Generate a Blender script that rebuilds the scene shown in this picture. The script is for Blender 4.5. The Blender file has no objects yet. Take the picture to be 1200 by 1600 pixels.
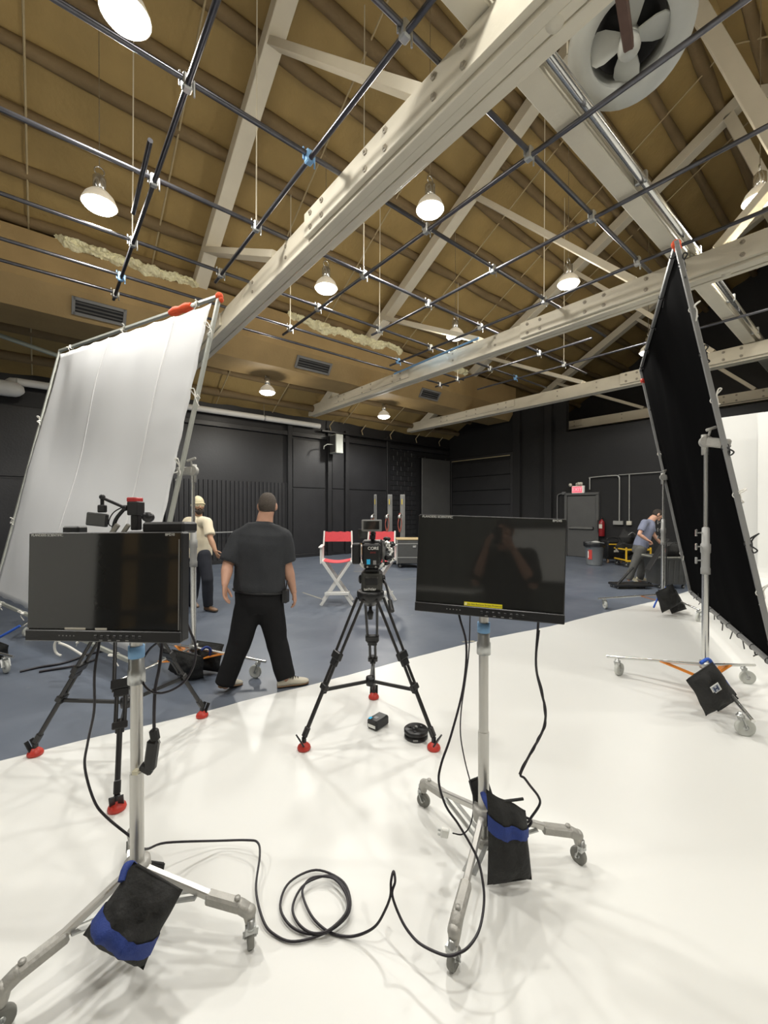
import bpy, bmesh, math, random
from mathutils import Vector, Matrix, noise
random.seed(7)
V = Vector
SC = bpy.context.scene
COL = SC.collection
CA, SA = 0.7716, 0.6361            # the camera looks 39.5 degrees off the hall's long axis
YAW = -math.atan2(SA, CA)
EYE = 1.62

# ------------------------------------------------------------------ camera, world, exposure
cd = bpy.data.cameras.new('camera')
cd.sensor_fit = 'VERTICAL'
cd.sensor_height = 36.0
cd.lens = 36.0 * 650.0 / 1600.0
cd.clip_start = 0.01
cam = bpy.data.objects.new('camera', cd)
COL.objects.link(cam)
cam.location = (0, 0, EYE)
cam.rotation_euler = (math.radians(90 - 0.31), 0, YAW)
SC.camera = cam
wd = bpy.data.worlds.new('world')
SC.world = wd
wd.use_nodes = True
wd.node_tree.nodes['Background'].inputs[0].default_value = (0.9, 0.95, 1.0, 1)
wd.node_tree.nodes['Background'].inputs[1].default_value = 0.02
SC.view_settings.view_transform = 'Standard'
SC.view_settings.look = 'None'
SC.view_settings.gamma = 1.0
SC.view_settings.use_curve_mapping = False
SC.view_settings.exposure = 0.0
LAMP_W = 286.0      # down light of one ceiling lamp
SPILL_W = 40.0      # light leaving the glass shade sideways and upward
LAMP_COL = (1.0, 0.988, 0.945)

# ------------------------------------------------------------------ helpers
def R(X, Y, z=0.0):
    """a point X metres right of and Y metres ahead of the viewpoint, in hall axes"""
    return V((X * CA + Y * SA, -X * SA + Y * CA, z))

def A(px, py, Y):
    """(right, ahead, height) of what is seen at px, py when it stands Y metres ahead"""
    return V(((px - 600) / 650 * Y, Y, EYE + (796.5 - py) * Y / 650))

def Az(px, py, z):
    Y = (EYE - z) * 650 / (py - 796.5)
    return V(((px - 600) / 650 * Y, Y, z))

_m = {}
def mat(name, col, rough=0.6, metal=0.0, var=0.12, scale=6.0, bump=0.0, bscale=60.0, emit=0.0,
        spec=0.5, coat=0.0, trans=0.0, stretch=None):
    if name in _m:
        return _m[name]
    m = bpy.data.materials.new(name)
    m.use_nodes = True
    nt = m.node_tree
    b = nt.nodes['Principled BSDF']
    b.inputs['Roughness'].default_value = rough
    b.inputs['Metallic'].default_value = metal
    b.inputs['Specular IOR Level'].default_value = spec
    b.inputs['Coat Weight'].default_value = coat
    tc = nt.nodes.new('ShaderNodeTexCoord')
    vec = tc.outputs['Object']
    if stretch:
        mp = nt.nodes.new('ShaderNodeMapping')
        mp.inputs['Scale'].default_value = stretch
        nt.links.new(vec, mp.inputs['Vector'])
        vec = mp.outputs['Vector']
    nz = nt.nodes.new('ShaderNodeTexNoise')
    nz.inputs['Scale'].default_value = scale
    nz.inputs['Detail'].default_value = 5
    nt.links.new(vec, nz.inputs['Vector'])
    mx = nt.nodes.new('ShaderNodeMix')
    mx.data_type = 'RGBA'
    lo = [max(0, c * (1 - var)) for c in col]
    hi = [min(1, c * (1 + var)) for c in col]
    mx.inputs[6].default_value = (*lo, 1)
    mx.inputs[7].default_value = (*hi, 1)
    nt.links.new(nz.outputs['Fac'], mx.inputs[0])
    nt.links.new(mx.outputs[2], b.inputs['Base Color'])
    if bump:
        n2 = nt.nodes.new('ShaderNodeTexNoise')
        n2.inputs['Scale'].default_value = bscale
        n2.inputs['Detail'].default_value = 4
        nt.links.new(vec, n2.inputs['Vector'])
        bp = nt.nodes.new('ShaderNodeBump')
        bp.inputs['Strength'].default_value = bump
        bp.inputs['Distance'].default_value = 0.01
        nt.links.new(n2.outputs['Fac'], bp.inputs['Height'])
        nt.links.new(bp.outputs['Normal'], b.inputs['Normal'])
    if emit:
        b.inputs['Emission Color'].default_value = (*col, 1)
        b.inputs['Emission Strength'].default_value = emit
    if trans:
        tr = nt.nodes.new('ShaderNodeBsdfTranslucent')
        nt.links.new(mx.outputs[2], tr.inputs['Color'])
        ms = nt.nodes.new('ShaderNodeMixShader')
        ms.inputs[0].default_value = trans
        out = nt.nodes['Material Output']
        nt.links.new(b.outputs[0], ms.inputs[1])
        nt.links.new(tr.outputs[0], ms.inputs[2])
        nt.links.new(ms.outputs[0], out.inputs['Surface'])
    _m[name] = m
    return m

def frame_of(d, up=None):
    d = V(d).normalized()
    up = V(up) if up is not None else (V((0, 0, 1)) if abs(d.z) < 0.95 else V((1, 0, 0)))
    x = up.cross(d).normalized() if up.cross(d).length > 1e-6 else V((1, 0, 0))
    y = d.cross(x).normalized()
    return x, y, d

class MB:
    """collects shapes and links them as ONE mesh object"""
    def __init__(s, off=(0, 0, 0)):
        s.v, s.f, s.sm, s.off = [], [], [], V(off)
    def add(s, vs, fs, smooth=False):
        n = len(s.v)
        s.v += [V(p) - s.off for p in vs]
        s.f += [tuple(i + n for i in f) for f in fs]
        s.sm += [smooth] * len(fs)
        return s
    def box(s, c, size, rot=None, ch=0.0):
        hx, hy, hz = size[0] / 2, size[1] / 2, size[2] / 2
        ch = min(ch, hx * .9, hy * .9, hz * .9)
        vs, fs = [], []
        c = V(c)
        if ch <= 0:
            for x in (-hx, hx):
                for y in (-hy, hy):
                    for z in (-hz, hz):
                        vs.append(V((x, y, z)))
            fs = [(0, 1, 3, 2), (4, 6, 7, 5), (0, 4, 5, 1), (2, 3, 7, 6), (0, 2, 6, 4), (1, 5, 7, 3)]
        else:
            idx = {}
            for ix in (0, 1):
                for iy in (0, 1):
                    for iz in (0, 1):
                        sx, sy, sz = 2 * ix - 1, 2 * iy - 1, 2 * iz - 1
                        for a in range(3):
                            p = [sx * (hx - ch), sy * (hy - ch), sz * (hz - ch)]
                            p[a] = (sx * hx, sy * hy, sz * hz)[a]
                            idx[(ix, iy, iz, a)] = len(vs)
                            vs.append(V(p))
            q = ((0, 0), (0, 1), (1, 1), (1, 0))
            def key(a, k, b, c_):
                t = [0, 0, 0]; t[a] = k; o = [i for i in range(3) if i != a]
                t[o[0]] = b; t[o[1]] = c_
                return tuple(t)
            for a in range(3):
                for k in (0, 1):
                    fs.append(tuple(idx[key(a, k, b, d) + (a,)] for b, d in q))
            for a in range(3):
                o = [i for i in range(3) if i != a]
                for b in (0, 1):
                    for d in (0, 1):
                        k0, k1 = key(a, 0, b, d), key(a, 1, b, d)
                        fs.append((idx[k0 + (o[0],)], idx[k1 + (o[0],)], idx[k1 + (o[1],)], idx[k0 + (o[1],)]))
            for ix in (0, 1):
                for iy in (0, 1):
                    for iz in (0, 1):
                        fs.append(tuple(idx[(ix, iy, iz, a)] for a in range(3)))
        if rot is not None:
            vs = [rot @ p for p in vs]
        return s.add([p + c for p in vs], fs)
    def tube(s, pts, r, n=10, cap=True, closed=False):
        pts = [V(p) for p in pts]
        m = len(pts)
        rs = r if isinstance(r, (list, tuple)) else [r] * m
        vs, fs = [], []
        x = None
        for i, p in enumerate(pts):
            a = pts[i - 1] if (i > 0 or closed) else p
            b = pts[(i + 1) % m] if (i < m - 1 or closed) else p
            d = (b - a)
            d = d.normalized() if d.length > 1e-9 else V((0, 0, 1))
            if x is None:
                x, y, d = frame_of(d)
            else:
                x = (x - d * x.dot(d))
                x = x.normalized() if x.length > 1e-6 else frame_of(d)[0]
                y = d.cross(x)
            for k in range(n):
                t = 2 * math.pi * k / n
                vs.append(p + (x * math.cos(t) + y * math.sin(t)) * rs[i])
        for i in range(m if closed else m - 1):
            j = (i + 1) % m
            for k in range(n):
                fs.append((i * n + k, i * n + (k + 1) % n, j * n + (k + 1) % n, j * n + k))
        s.add(vs, fs, True)
        if cap and not closed:
            s.add(vs[:n], [tuple(range(n))[::-1]])
            s.add(vs[-n:], [tuple(range(n))])
        return s
    def bar(s, p0, p1, w, h, up=(0, 0, 1), ch=0.0):
        p0, p1 = V(p0), V(p1)
        x, y, d = frame_of(p1 - p0, up)
        rot = Matrix((x, y, d)).transposed()
        return s.box((p0 + p1) / 2, (w, h, (p1 - p0).length), rot, ch)
    def lathe(s, prof, c=(0, 0, 0), axis=(0, 0, 1), n=20, smooth=True):
        x, y, d = frame_of(axis)
        c = V(c)
        vs, fs = [], []
        for r, z in prof:
            for k in range(n):
                t = 2 * math.pi * k / n
                vs.append(c + d * z + (x * math.cos(t) + y * math.sin(t)) * max(r, 1e-4))
        for i in range(len(prof) - 1):
            for k in range(n):
                fs.append((i * n + k, i * n + (k + 1) % n, (i + 1) * n + (k + 1) % n, (i + 1) * n + k))
        return s.add(vs, fs, smooth)
    def ball(s, c, r, rot=None, n=14, m=10):
        c = V(c)
        r = r if isinstance(r, (list, tuple, Vector)) else (r, r, r)
        vs, fs = [], []
        for i in range(m + 1):
            a = math.pi * i / m
            for k in range(n):
                t = 2 * math.pi * k / n
                p = V((r[0] * math.sin(a) * math.cos(t), r[1] * math.sin(a) * math.sin(t), r[2] * math.cos(a)))
                vs.append(c + (rot @ p if rot is not None else p))
        for i in range(m):
            for k in range(n):
                fs.append((i * n + k, (i + 1) * n + k, (i + 1) * n + (k + 1) % n, i * n + (k + 1) % n))
        return s.add(vs, fs, True)
    def loft(s, rings, cap=True):
        n = len(rings[0])
        vs = [p for r_ in rings for p in r_]
        fs = []
        for i in range(len(rings) - 1):
            for k in range(n):
                fs.append((i * n + k, i * n + (k + 1) % n, (i + 1) * n + (k + 1) % n, (i + 1) * n + k))
        s.add(vs, fs, True)
        if cap:
            s.add(rings[0], [tuple(range(n))[::-1]])
            s.add(rings[-1], [tuple(range(n))])
        return s
    def ell(s, secs, n=20):
        """loft of ellipses: (centre, side axis, front axis, rx, ry)"""
        rings = []
        for c, ax, ay, rx, ry in secs:
            rings.append([V(c) + V(ax) * rx * math.cos(2 * math.pi * k / n) + V(ay) * ry * math.sin(2 * math.pi * k / n) for k in range(n)])
        return s.loft(rings)
    def limb(s, pts, rs, n=14):
        s.tube(pts, rs, n)
        for p, r in zip(pts, rs):
            s.ball(p, r * .99, n=n)
        return s
    def prism(s, poly, h0, h1):
        n = len(poly)
        vs = [V((p[0], p[1], h0)) for p in poly] + [V((p[0], p[1], h1)) for p in poly]
        fs = [tuple(range(n))[::-1], tuple(range(n, 2 * n))] + [(i, (i + 1) % n, (i + 1) % n + n, i + n) for i in range(n)]
        return s.add(vs, fs)
    def mesh(s, name):
        me = bpy.data.meshes.new(name)
        me.from_pydata([tuple(p) for p in s.v], [], s.f)
        bm = bmesh.new(); bm.from_mesh(me)
        bmesh.ops.recalc_face_normals(bm, faces=bm.faces[:])
        bm.to_mesh(me); bm.free()
        me.polygons.foreach_set('use_smooth', s.sm)
        return me
    def build(s, name, m, parent=None, kind=None, label=None):
        me = s.mesh(name)
        me.materials.append(m)
        o = bpy.data.objects.new(name, me)
        COL.objects.link(o)
        if parent is not None:
            o.parent = parent
        if kind:
            o['kind'] = kind
        if label:
            o['label'] = label
        return o

def remeshed(mb, voxel, smooth=6, fac=.6, wrinkle=0.0, wscale=9.0):
    """one continuous surface out of overlapping solids"""
    me = mb.mesh('tmp')
    o = bpy.data.objects.new('tmp', me)
    COL.objects.link(o)
    r = o.modifiers.new('r', 'REMESH'); r.mode = 'VOXEL'; r.voxel_size = voxel
    k = o.modifiers.new('s', 'SMOOTH'); k.factor = fac; k.iterations = smooth
    dg = bpy.context.evaluated_depsgraph_get()
    out = bpy.data.meshes.new_from_object(o.evaluated_get(dg))
    bpy.data.objects.remove(o); bpy.data.meshes.remove(me)
    if wrinkle:
        for v, nrm in [(v, v.normal.copy()) for v in out.vertices]:
            p = v.co
            w = noise.noise(V((p.x * wscale, p.y * wscale, p.z * wscale * .45 + p.x * 4)))
            w2 = noise.noise(V((p.x * 3 + 7, p.y * 3, p.z * wscale * 1.3)))
            v.co = p + nrm * (w + .6 * w2) * wrinkle
    out.polygons.foreach_set('use_smooth', [True] * len(out.polygons))
    return out

def link_mesh(me, name, m, parent=None, label=None):
    me.name = name
    me.materials.clear(); me.materials.append(m)
    o = bpy.data.objects.new(name, me)
    COL.objects.link(o)
    if parent is not None: o.parent = parent
    if label: o['label'] = label
    return o

def tag(o, label, cat, group=None):
    o['label'] = label; o['category'] = cat
    if group: o['group'] = group
    return o

def thing(name, label, cat, loc=(0, 0, 0), rz=0.0, group=None):
    o = bpy.data.objects.new(name, None)
    o.empty_display_size = .1
    COL.objects.link(o)
    o.location = loc; o.rotation_euler = (0, 0, rz)
    return tag(o, label, cat, group)

def camthing(name, label, cat, X, Y, z=0.0, group=None):
    """a thing whose own axes are right / ahead / up as seen from the viewpoint"""
    t = thing(name, label, cat, R(X, Y, z), YAW, group)
    return t, (X, Y, z)

def dup(root, loc=None, rz=None, label=None):
    def rec(o, par):
        c = o.copy(); COL.objects.link(c)
        if par is not None: c.parent = par
        for ch in o.children: rec(ch, c)
        return c
    c = rec(root, None)
    if loc is not None: c.location = loc
    if rz is not None: c.rotation_euler = (0, 0, rz)
    if label: c['label'] = label
    return c

def text(s, size, m, parent, M, name='lettering', align='LEFT', ext=0.0004):
    cu = bpy.data.curves.new('txt', 'FONT')
    cu.body = s; cu.size = size; cu.align_x = align; cu.align_y = 'CENTER'; cu.extrude = ext
    o = bpy.data.objects.new('txt', cu)
    COL.objects.link(o)
    dg = bpy.context.evaluated_depsgraph_get()
    me = bpy.data.meshes.new_from_object(o.evaluated_get(dg))
    bpy.data.objects.remove(o)
    me.transform(M)
    return link_mesh(me, name, m, parent)

def smooth_path(pts, sub=6, closed=False):
    P = [V(p) for p in pts]
    out = []
    n = len(P)
    for i in range(n if closed else n - 1):
        p0 = P[i - 1] if (i > 0 or closed) else P[0] * 2 - P[1]
        p1, p2 = P[i], P[(i + 1) % n]
        p3 = P[(i + 2) % n] if (i + 2 < n or closed) else P[-1] * 2 - P[-2]
        for k in range(sub):
            t = k / sub
            out.append(.5 * ((2 * p1) + (p2 - p0) * t + (2 * p0 - 5 * p1 + 4 * p2 - p3) * t * t + (3 * p1 - p0 - 3 * p2 + p3) * t ** 3))
    if not closed: out.append(P[-1])
    return out

def rotm(rx=0, ry=0, rz=0):
    return (Matrix.Rotation(math.radians(rz), 3, 'Z') @ Matrix.Rotation(math.radians(ry), 3, 'Y') @ Matrix.Rotation(math.radians(rx), 3, 'X'))

# ------------------------------------------------------------------ materials
CREAM = mat('cream_paint', (.70, .65, .53), .55, var=.08, scale=3, bump=.15, bscale=30)
GOLD = mat('gold_foam', (.345, .242, .092), .75, var=.28, scale=1.3, bump=.8, bscale=14)
GOLD2 = mat('gold_board', (.36, .25, .11), .7, var=.2, scale=2, bump=.4, bscale=20)
FOAM = mat('pale_foam', (.90, .82, .56), .8, var=.2, scale=9, bump=.9, bscale=40)
PURL = mat('brown_purlin', (.20, .14, .068), .8, var=.3, scale=2, bump=.7, bscale=18)  # darker brown than the gold foam between the purlins
BLACKW = mat('black_wall_paint', (.015, .015, .0165), .5, var=.3, scale=1.5, bump=.25, bscale=18)
SHADEB = mat('shaded_black_wall', (.008, .008, .0085), .75, var=.3, scale=1.5, bump=.2, bscale=18)  # black wall paint darkened to stand in for the dim far end
BLACKP = mat('black_panel_paint', (.022, .022, .024), .42, var=.3, scale=2.2, bump=.2, bscale=25)
DUVE = mat('black_fabric', (.0035, .0035, .0038), .95, var=.3, scale=40, spec=.02)
GREYD = mat('grey_door_paint', (.085, .085, .083), .4, var=.15, scale=3)
WHITEC = mat('white_floor_paint', (.74, .74, .71), .38, var=.035, scale=1.2)
WHITEW = mat('white_wall_paint', (.78, .78, .75), .6, var=.03, scale=1)
PIPE = mat('dark_steel_pipe', (.13, .13, .145), .28, .85, var=.3, scale=12)
GALV = mat('galvanised_steel', (.52, .53, .52), .38, .8, var=.2, scale=25)
CHROME = mat('chrome', (.72, .72, .70), .2, .9, var=.08)
ALU = mat('brushed_aluminium', (.58, .57, .54), .36, .75, var=.1, scale=10)
CAST = mat('cast_metal', (.42, .41, .38), .55, .5, var=.2, scale=30, bump=.3)
BLACK = mat('black_plastic', (.014, .014, .015), .42, var=.2)
BLACKM = mat('black_metal', (.02, .02, .021), .35, .3, var=.2)
CARBON = mat('dark_tripod_tube', (.022, .021, .021), .35, .1, var=.25, scale=30)
SCREEN = mat('dark_screen', (.020, .020, .019), .05, var=.05, spec=.62)
RUBBER = mat('grey_rubber', (.22, .22, .20), .6, var=.15)
RUBBERB = mat('black_rubber', (.02, .02, .02), .7, var=.15)
CLEARW = mat('pale_caster_wheel', (.55, .56, .52), .45, var=.1)
REDP = mat('red_plastic', (.55, .045, .03), .42, var=.12)
REDC = mat('red_canvas', (.74, .085, .10), .85, var=.1, scale=30, bump=.3, bscale=200)
ORANGEC = mat('orange_cloth', (.80, .10, .03), .8, var=.2, scale=20, bump=.5)
ORANGE = mat('orange_paint', (.72, .25, .035), .5, var=.12, scale=15)
WHITEP = mat('white_paint', (.82, .81, .77), .45, var=.04)
SILK = mat('white_silk', (.89, .895, .90), .7, var=.02, scale=2, bump=.12, bscale=5, trans=.16)
CORD = mat('white_cord', (.82, .80, .74), .8, var=.06)
BAG = mat('black_nylon', (.018, .018, .0175), .8, var=.25, scale=25, bump=.5, bscale=60)
BLUE = mat('blue_webbing', (.03, .11, .52), .75, var=.2, scale=40, bump=.3, bscale=200)
NAVY = mat('navy_webbing', (.02, .045, .22), .75, var=.2, scale=40, bump=.3, bscale=200)
BLUET = mat('blue_tape', (.22, .42, .68), .7, var=.15)
CABLE = mat('black_cable', (.016, .013, .018), .45, var=.2)
YELLOW = mat('yellow_sticker', (.85, .74, .02), .5, var=.05)
YELLOWP = mat('yellow_plastic', (.75, .46, .03), .5, var=.1)
INK = mat('black_ink', (.02, .02, .02), .6, var=0)
LETTER = mat('white_lettering', (.82, .82, .78), .5, var=0)
CYAN = mat('cyan_sticker', (.02, .42, .75), .45, var=.1)
WOOD = mat('plywood', (.42, .26, .09), .6, var=.25, scale=4, stretch=(1, 1, 12))
SKIN = mat('skin', (.52, .29, .20), .55, var=.12, scale=14)
SKIN2 = mat('tan_skin', (.45, .25, .15), .55, var=.12, scale=14)
HAIR = mat('dark_hair', (.03, .022, .017), .8, var=.4, scale=60, bump=.7, bscale=150)
HAIRG = mat('greying_hair', (.075, .06, .048), .85, var=.4, scale=70, bump=.7, bscale=150)
TEE = mat('charcoal_cotton', (.027, .029, .033), .9, var=.2, scale=10, bump=.2, bscale=120)
TEEC = mat('cream_cotton', (.74, .66, .49), .9, var=.06, scale=10, bump=.2, bscale=120)
TEEB = mat('blue_grey_cotton', (.19, .21, .29), .9, var=.12, scale=10, bump=.2, bscale=120)
BEANIE = mat('cream_knit', (.72, .64, .42), .95, var=.1, scale=30, bump=.7, bscale=160)
TROUS = mat('black_trouser_cloth', (.010, .010, .011), .9, var=.25, scale=12, spec=.25)
TROUSN = mat('navy_trouser_cloth', (.016, .018, .026), .9, var=.25, scale=12)
TROUSG = mat('grey_trouser_cloth', (.085, .085, .08), .9, var=.2, scale=12)
SHOEW = mat('off_white_leather', (.66, .61, .50), .55, var=.08)
SHOEB = mat('brown_leather', (.16, .085, .04), .5, var=.2)
GREYPL = mat('grey_plastic', (.20, .215, .225), .55, var=.1)
GREYBIN = mat('dark_grey_plastic', (.065, .066, .064), .55, var=.12)
GREYM = mat('grey_metal', (.24, .24, .235), .5, .2, var=.12)
GREENG = mat('grey_green_enamel', (.46, .48, .43), .5, var=.08)
FANG = mat('grey_white_enamel', (.50, .51, .48), .5, var=.1)
RUST = mat('rusty_brown_paint', (.11, .06, .045), .7, var=.3)
DARKGAP = mat('recess_shade', (.012, .012, .013), .6, var=.1)  # near-black that stands in for the shade inside openings

def floor_material():
    m = bpy.data.materials.new('blue_grey_floor_paint')
    m.use_nodes = True
    nt = m.node_tree; b = nt.nodes['Principled BSDF']
    tc = nt.nodes.new('ShaderNodeTexCoord')
    def nz(scale, det, dist=0):
        n = nt.nodes.new('ShaderNodeTexNoise')
        n.inputs['Scale'].default_value = scale; n.inputs['Detail'].default_value = det
        n.inputs['Distortion'].default_value = dist
        nt.links.new(tc.outputs['Object'], n.inputs['Vector']); return n
    r1 = nt.nodes.new('ShaderNodeValToRGB')
    r1.color_ramp.elements[0].color = (.098, .117, .152, 1); r1.color_ramp.elements[0].position = .3
    r1.color_ramp.elements[1].color = (.142, .162, .200, 1); r1.color_ramp.elements[1].position = .75
    nt.links.new(nz(.9, 8, .6).outputs['Fac'], r1.inputs[0])
    r2 = nt.nodes.new('ShaderNodeValToRGB')
    r2.color_ramp.elements[0].color = (0, 0, 0, 1); r2.color_ramp.elements[0].position = .735
    r2.color_ramp.elements[1].color = (1, 1, 1, 1); r2.color_ramp.elements[1].position = .80
    nt.links.new(nz(2.3, 9, 1.5).outputs['Fac'], r2.inputs[0])
    mx = nt.nodes.new('ShaderNodeMix'); mx.data_type = 'RGBA'
    nt.links.new(r2.outputs[0], mx.inputs[0]); nt.links.new(r1.outputs[0], mx.inputs[6])
    mx.inputs[7].default_value = (.30, .29, .27, 1)
    nt.links.new(mx.outputs[2], b.inputs['Base Color'])
    r3 = nt.nodes.new('ShaderNodeMapRange')
    r3.inputs[3].default_value = .28; r3.inputs[4].default_value = .5
    nt.links.new(nz(3, 5).outputs['Fac'], r3.inputs[0])
    nt.links.new(r3.outputs[0], b.inputs['Roughness'])
    return m
FLOORM = floor_material()
# ================================================================== THE HALL
VW, UB = 12.7, 14.3                 # long wall, far wall
def zroof(v):
    if v < 2.0: v = 4.0 - v
    return 5.45 + .56 * (11.5 - v)

def structure(o):
    o['kind'] = 'structure'; return o

# floor and painted cyclorama floor
structure(MB().add([(-9, -9.5, 0), (20, -9.5, 0), (20, VW + .1, 0), (-9, VW + .1, 0), (-9, -9.5, -.1), (20, -9.5, -.1), (20, VW + .1, -.1), (-9, VW + .1, -.1)],
          [(0, 1, 2, 3), (7, 6, 5, 4), (0, 4, 5, 1), (1, 5, 6, 2), (2, 6, 7, 3), (3, 7, 4, 0)]).build('floor', FLOORM))
edge_px = [(0, 1190), (60, 1175), (120, 1160), (190, 1144), (250, 1130), (330, 1110), (400, 1092), (490, 1070), (560, 1052), (640, 1030), (700, 1014), (760, 999),
           (860, 979), (945, 958), (996, 946), (1040, 936), (1075, 924)]
poly = []
for i, (px, py) in enumerate(edge_px):
    p = Az(px, py, 0.0)
    q = R(p.x, p.y)
    poly.append((q.x + random.uniform(-.008, .008), q.y + random.uniform(-.008, .008)))
poly = [(-4.4, 4.35)] + poly + [(9.2, 2.25), (11.4, 2.15), (11.4, -5.0), (-4.4, -5.0)]
poly2 = []
for i in range(len(poly)):
    a, b = V(poly[i]), V(poly[(i + 1) % len(poly)])
    k = max(1, int((b - a).length / .12)) if i < len(edge_px) + 2 else 1
    for j in range(k):
        p = a.lerp(b, j / k)
        if j: p += V((noise.noise(V((p.x * 9, p.y * 9, 0))) * .012, noise.noise(V((p.x * 9, p.y * 9, 5))) * .012))
        poly2.append((p.x, p.y))
structure(MB().prism(poly2, 0.0, .004).build('floor', WHITEC))

# cyclorama wall with coved foot
def cove_wall(u, v0, v1, top, rad, name):
    prof = [(u + .18, 0.004), (u - rad, .004)]
    for k in range(9):
        t = math.pi / 2 * k / 8
        prof.append((u - rad + rad * math.sin(t), .004 + rad - rad * math.cos(t)))
    prof += [(u, top), (u + .18, top)]
    vs = [V((a, v0, z)) for a, z in prof] + [V((a, v1, z)) for a, z in prof]
    n = len(prof)
    fs = [(i, (i + 1) % n, (i + 1) % n + n, i + n) for i in range(n)] + [tuple(range(n))[::-1], tuple(range(n, 2 * n))]
    return structure(MB().add(vs, fs).build(name, WHITEW))
cove_wall(11.3, 1.62, 2.55, 3.6, .5, 'wall_cyclorama')
cove_wall(10.75, -5.0, 1.62, 3.5, .5, 'wall_cyclorama')

# walls
wl = structure(MB().box((5.5, VW + .1, 2.4), (29, .2, 4.8)).build('wall_left', BLACKW))
def lwall(name, m, u0, u1, z0, z1, d, d0=0.0):
    return MB().box(((u0 + u1) / 2, VW - d0 - d / 2, (z0 + z1) / 2), (u1 - u0, d, z1 - z0), ch=.008).build(name, m, wl)
for u0, u1 in ((-8, -5.3), (-5.2, -2.5), (-2.4, .2), (.3, 2.6), (6.5, 7.75), (8.05, 8.55), (8.75, 10.55)):
    lwall('wall_panel', BLACKP, u0, u1, .12, 2.33, .03)
    lwall('wall_panel', BLACKP, u0, u1, 2.38, 4.0, .03)
for u in (2.7, 6.36, 7.9, 8.65, 10.62):
    lwall('pilaster', BLACKW, u - .08, u + .08, 0, 4.5, .12)
lwall('wall_rail', BLACKP, 2.8, 14.2, 4.08, 4.22, .1)
lwall('foot_board', BLACKW, -8, 14.2, 0, .12, .045)
# ribbed metal sheeting low on the wall
cs = []
u = 2.8
while u < 6.28:
    cs += [(u, .02), (u + .05, .02), (u + .065, .05), (u + .1, .05), (u + .115, .02)]
    u += .13
mb = MB()
mb.add([(a, VW - d, .12) for a, d in cs] + [(a, VW - d, 2.5) for a, d in cs], [(i, i + 1, i + 1 + len(cs), i + len(cs)) for i in range(len(cs) - 1)])
mb.build('ribbed_sheet', BLACKP, wl)
# block courses, right end of the long wall
mb = MB()
for k in range(20):
    z = .2 + k * .2
    for j in range(4):
        u0 = 10.75 + j * .4 - (.2 if k % 2 else 0)
        a, b = max(u0, 10.72), min(u0 + .385, 12.2)
        if b - a > .05: mb.box(((a + b) / 2, VW - .012, z + .095), (b - a, .024, .185), ch=.006)
mb.build('wall_block', BLACKP, wl, kind='stuff')

wb = structure(MB().box((UB + .1, (7.25 + VW) / 2, 2.85), (.2, VW - 7.25, 5.7)).build('wall_back', SHADEB))
wb2 = structure(MB().box((UB + .1, -.9, 2.18), (.2, 16.3, 4.36)).build('wall_back', SHADEB))
structure(MB().box((19.9, 1.6, 5.5), (.2, 22.4, 11)).build('wall_far', BLACKW))
structure(MB().box((-8.9, 1.6, 5.5), (.2, 22.4, 11)).build('wall_front', mat('grey_black_wall', (.05, .05, .05), .6, var=.2, scale=1)))
structure(MB().box((5.5, -9.4, 2.4), (29, .2, 4.8)).build('wall_right', BLACKW))
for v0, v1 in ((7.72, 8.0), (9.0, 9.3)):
    MB().box((UB - .08, (v0 + v1) / 2, 2.85), (.16, v1 - v0, 5.7), ch=.01).build('pilaster', SHADEB, wb)

# big overhead door in the far wall
od = structure(MB().box((UB - .02, 10.97, 3.82), (.1, 3.35, .12), ch=.01).build('door_1', BLACKP))
for v in (9.38, 12.56):
    MB().box((UB - .03, v, 1.9), (.12, .14, 3.8), ch=.01).build('door_track', BLACKP, od)
for k in range(6):
    MB().box((UB - .02, 10.97, .33 + k * .6), (.05, 3.02, .585), ch=.012).build('door_section', BLACKW, od)
MB().box((UB - .085, 10.97, 3.765), (.02, 3.0, .035), ch=.004).build('edge_strip', mat('brass_strip', (.5, .42, .25), .4, .3), od)
# grey sliding leaf against the long wall
ld = structure(MB().box((13.28, VW - .16, 1.95), (1.75, .06, 3.7), ch=.01).build('door_2', GREYD))
MB().box((13.2, VW - .13, 3.84), (1.95, .05, .07)).build('door_rail', BLACKM, ld)
for u in (12.62, 13.9):
    MB().box((u, VW - .14, 3.8), (.06, .09, .14), ch=.005).build('hanger', BLACKM, ld)

# grey exit door
d3 = structure(MB().box((UB - .03, 6.68, 1.05), (.05, .98, 2.08), ch=.006).build('door_3', GREYD))
for v, in ((6.14,), (7.22,)):
    MB().box((UB - .04, v, 1.07), (.1, .09, 2.14), ch=.006).build('door_frame', GREYD, d3)
MB().box((UB - .04, 6.68, 2.16), (.1, 1.17, .09), ch=.006).build('door_frame', GREYD, d3)
pb = MB().box((UB - .11, 6.68, 1.0), (.045, .82, .075), ch=.01).build('panic_bar', mat('dull_metal', (.2, .2, .19), .4, .5), d3)
for v in (6.3, 7.06):
    MB().box((UB - .075, v, 1.0), (.06, .07, .1), ch=.01).build('bar_mount', BLACKM, d3)

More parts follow.
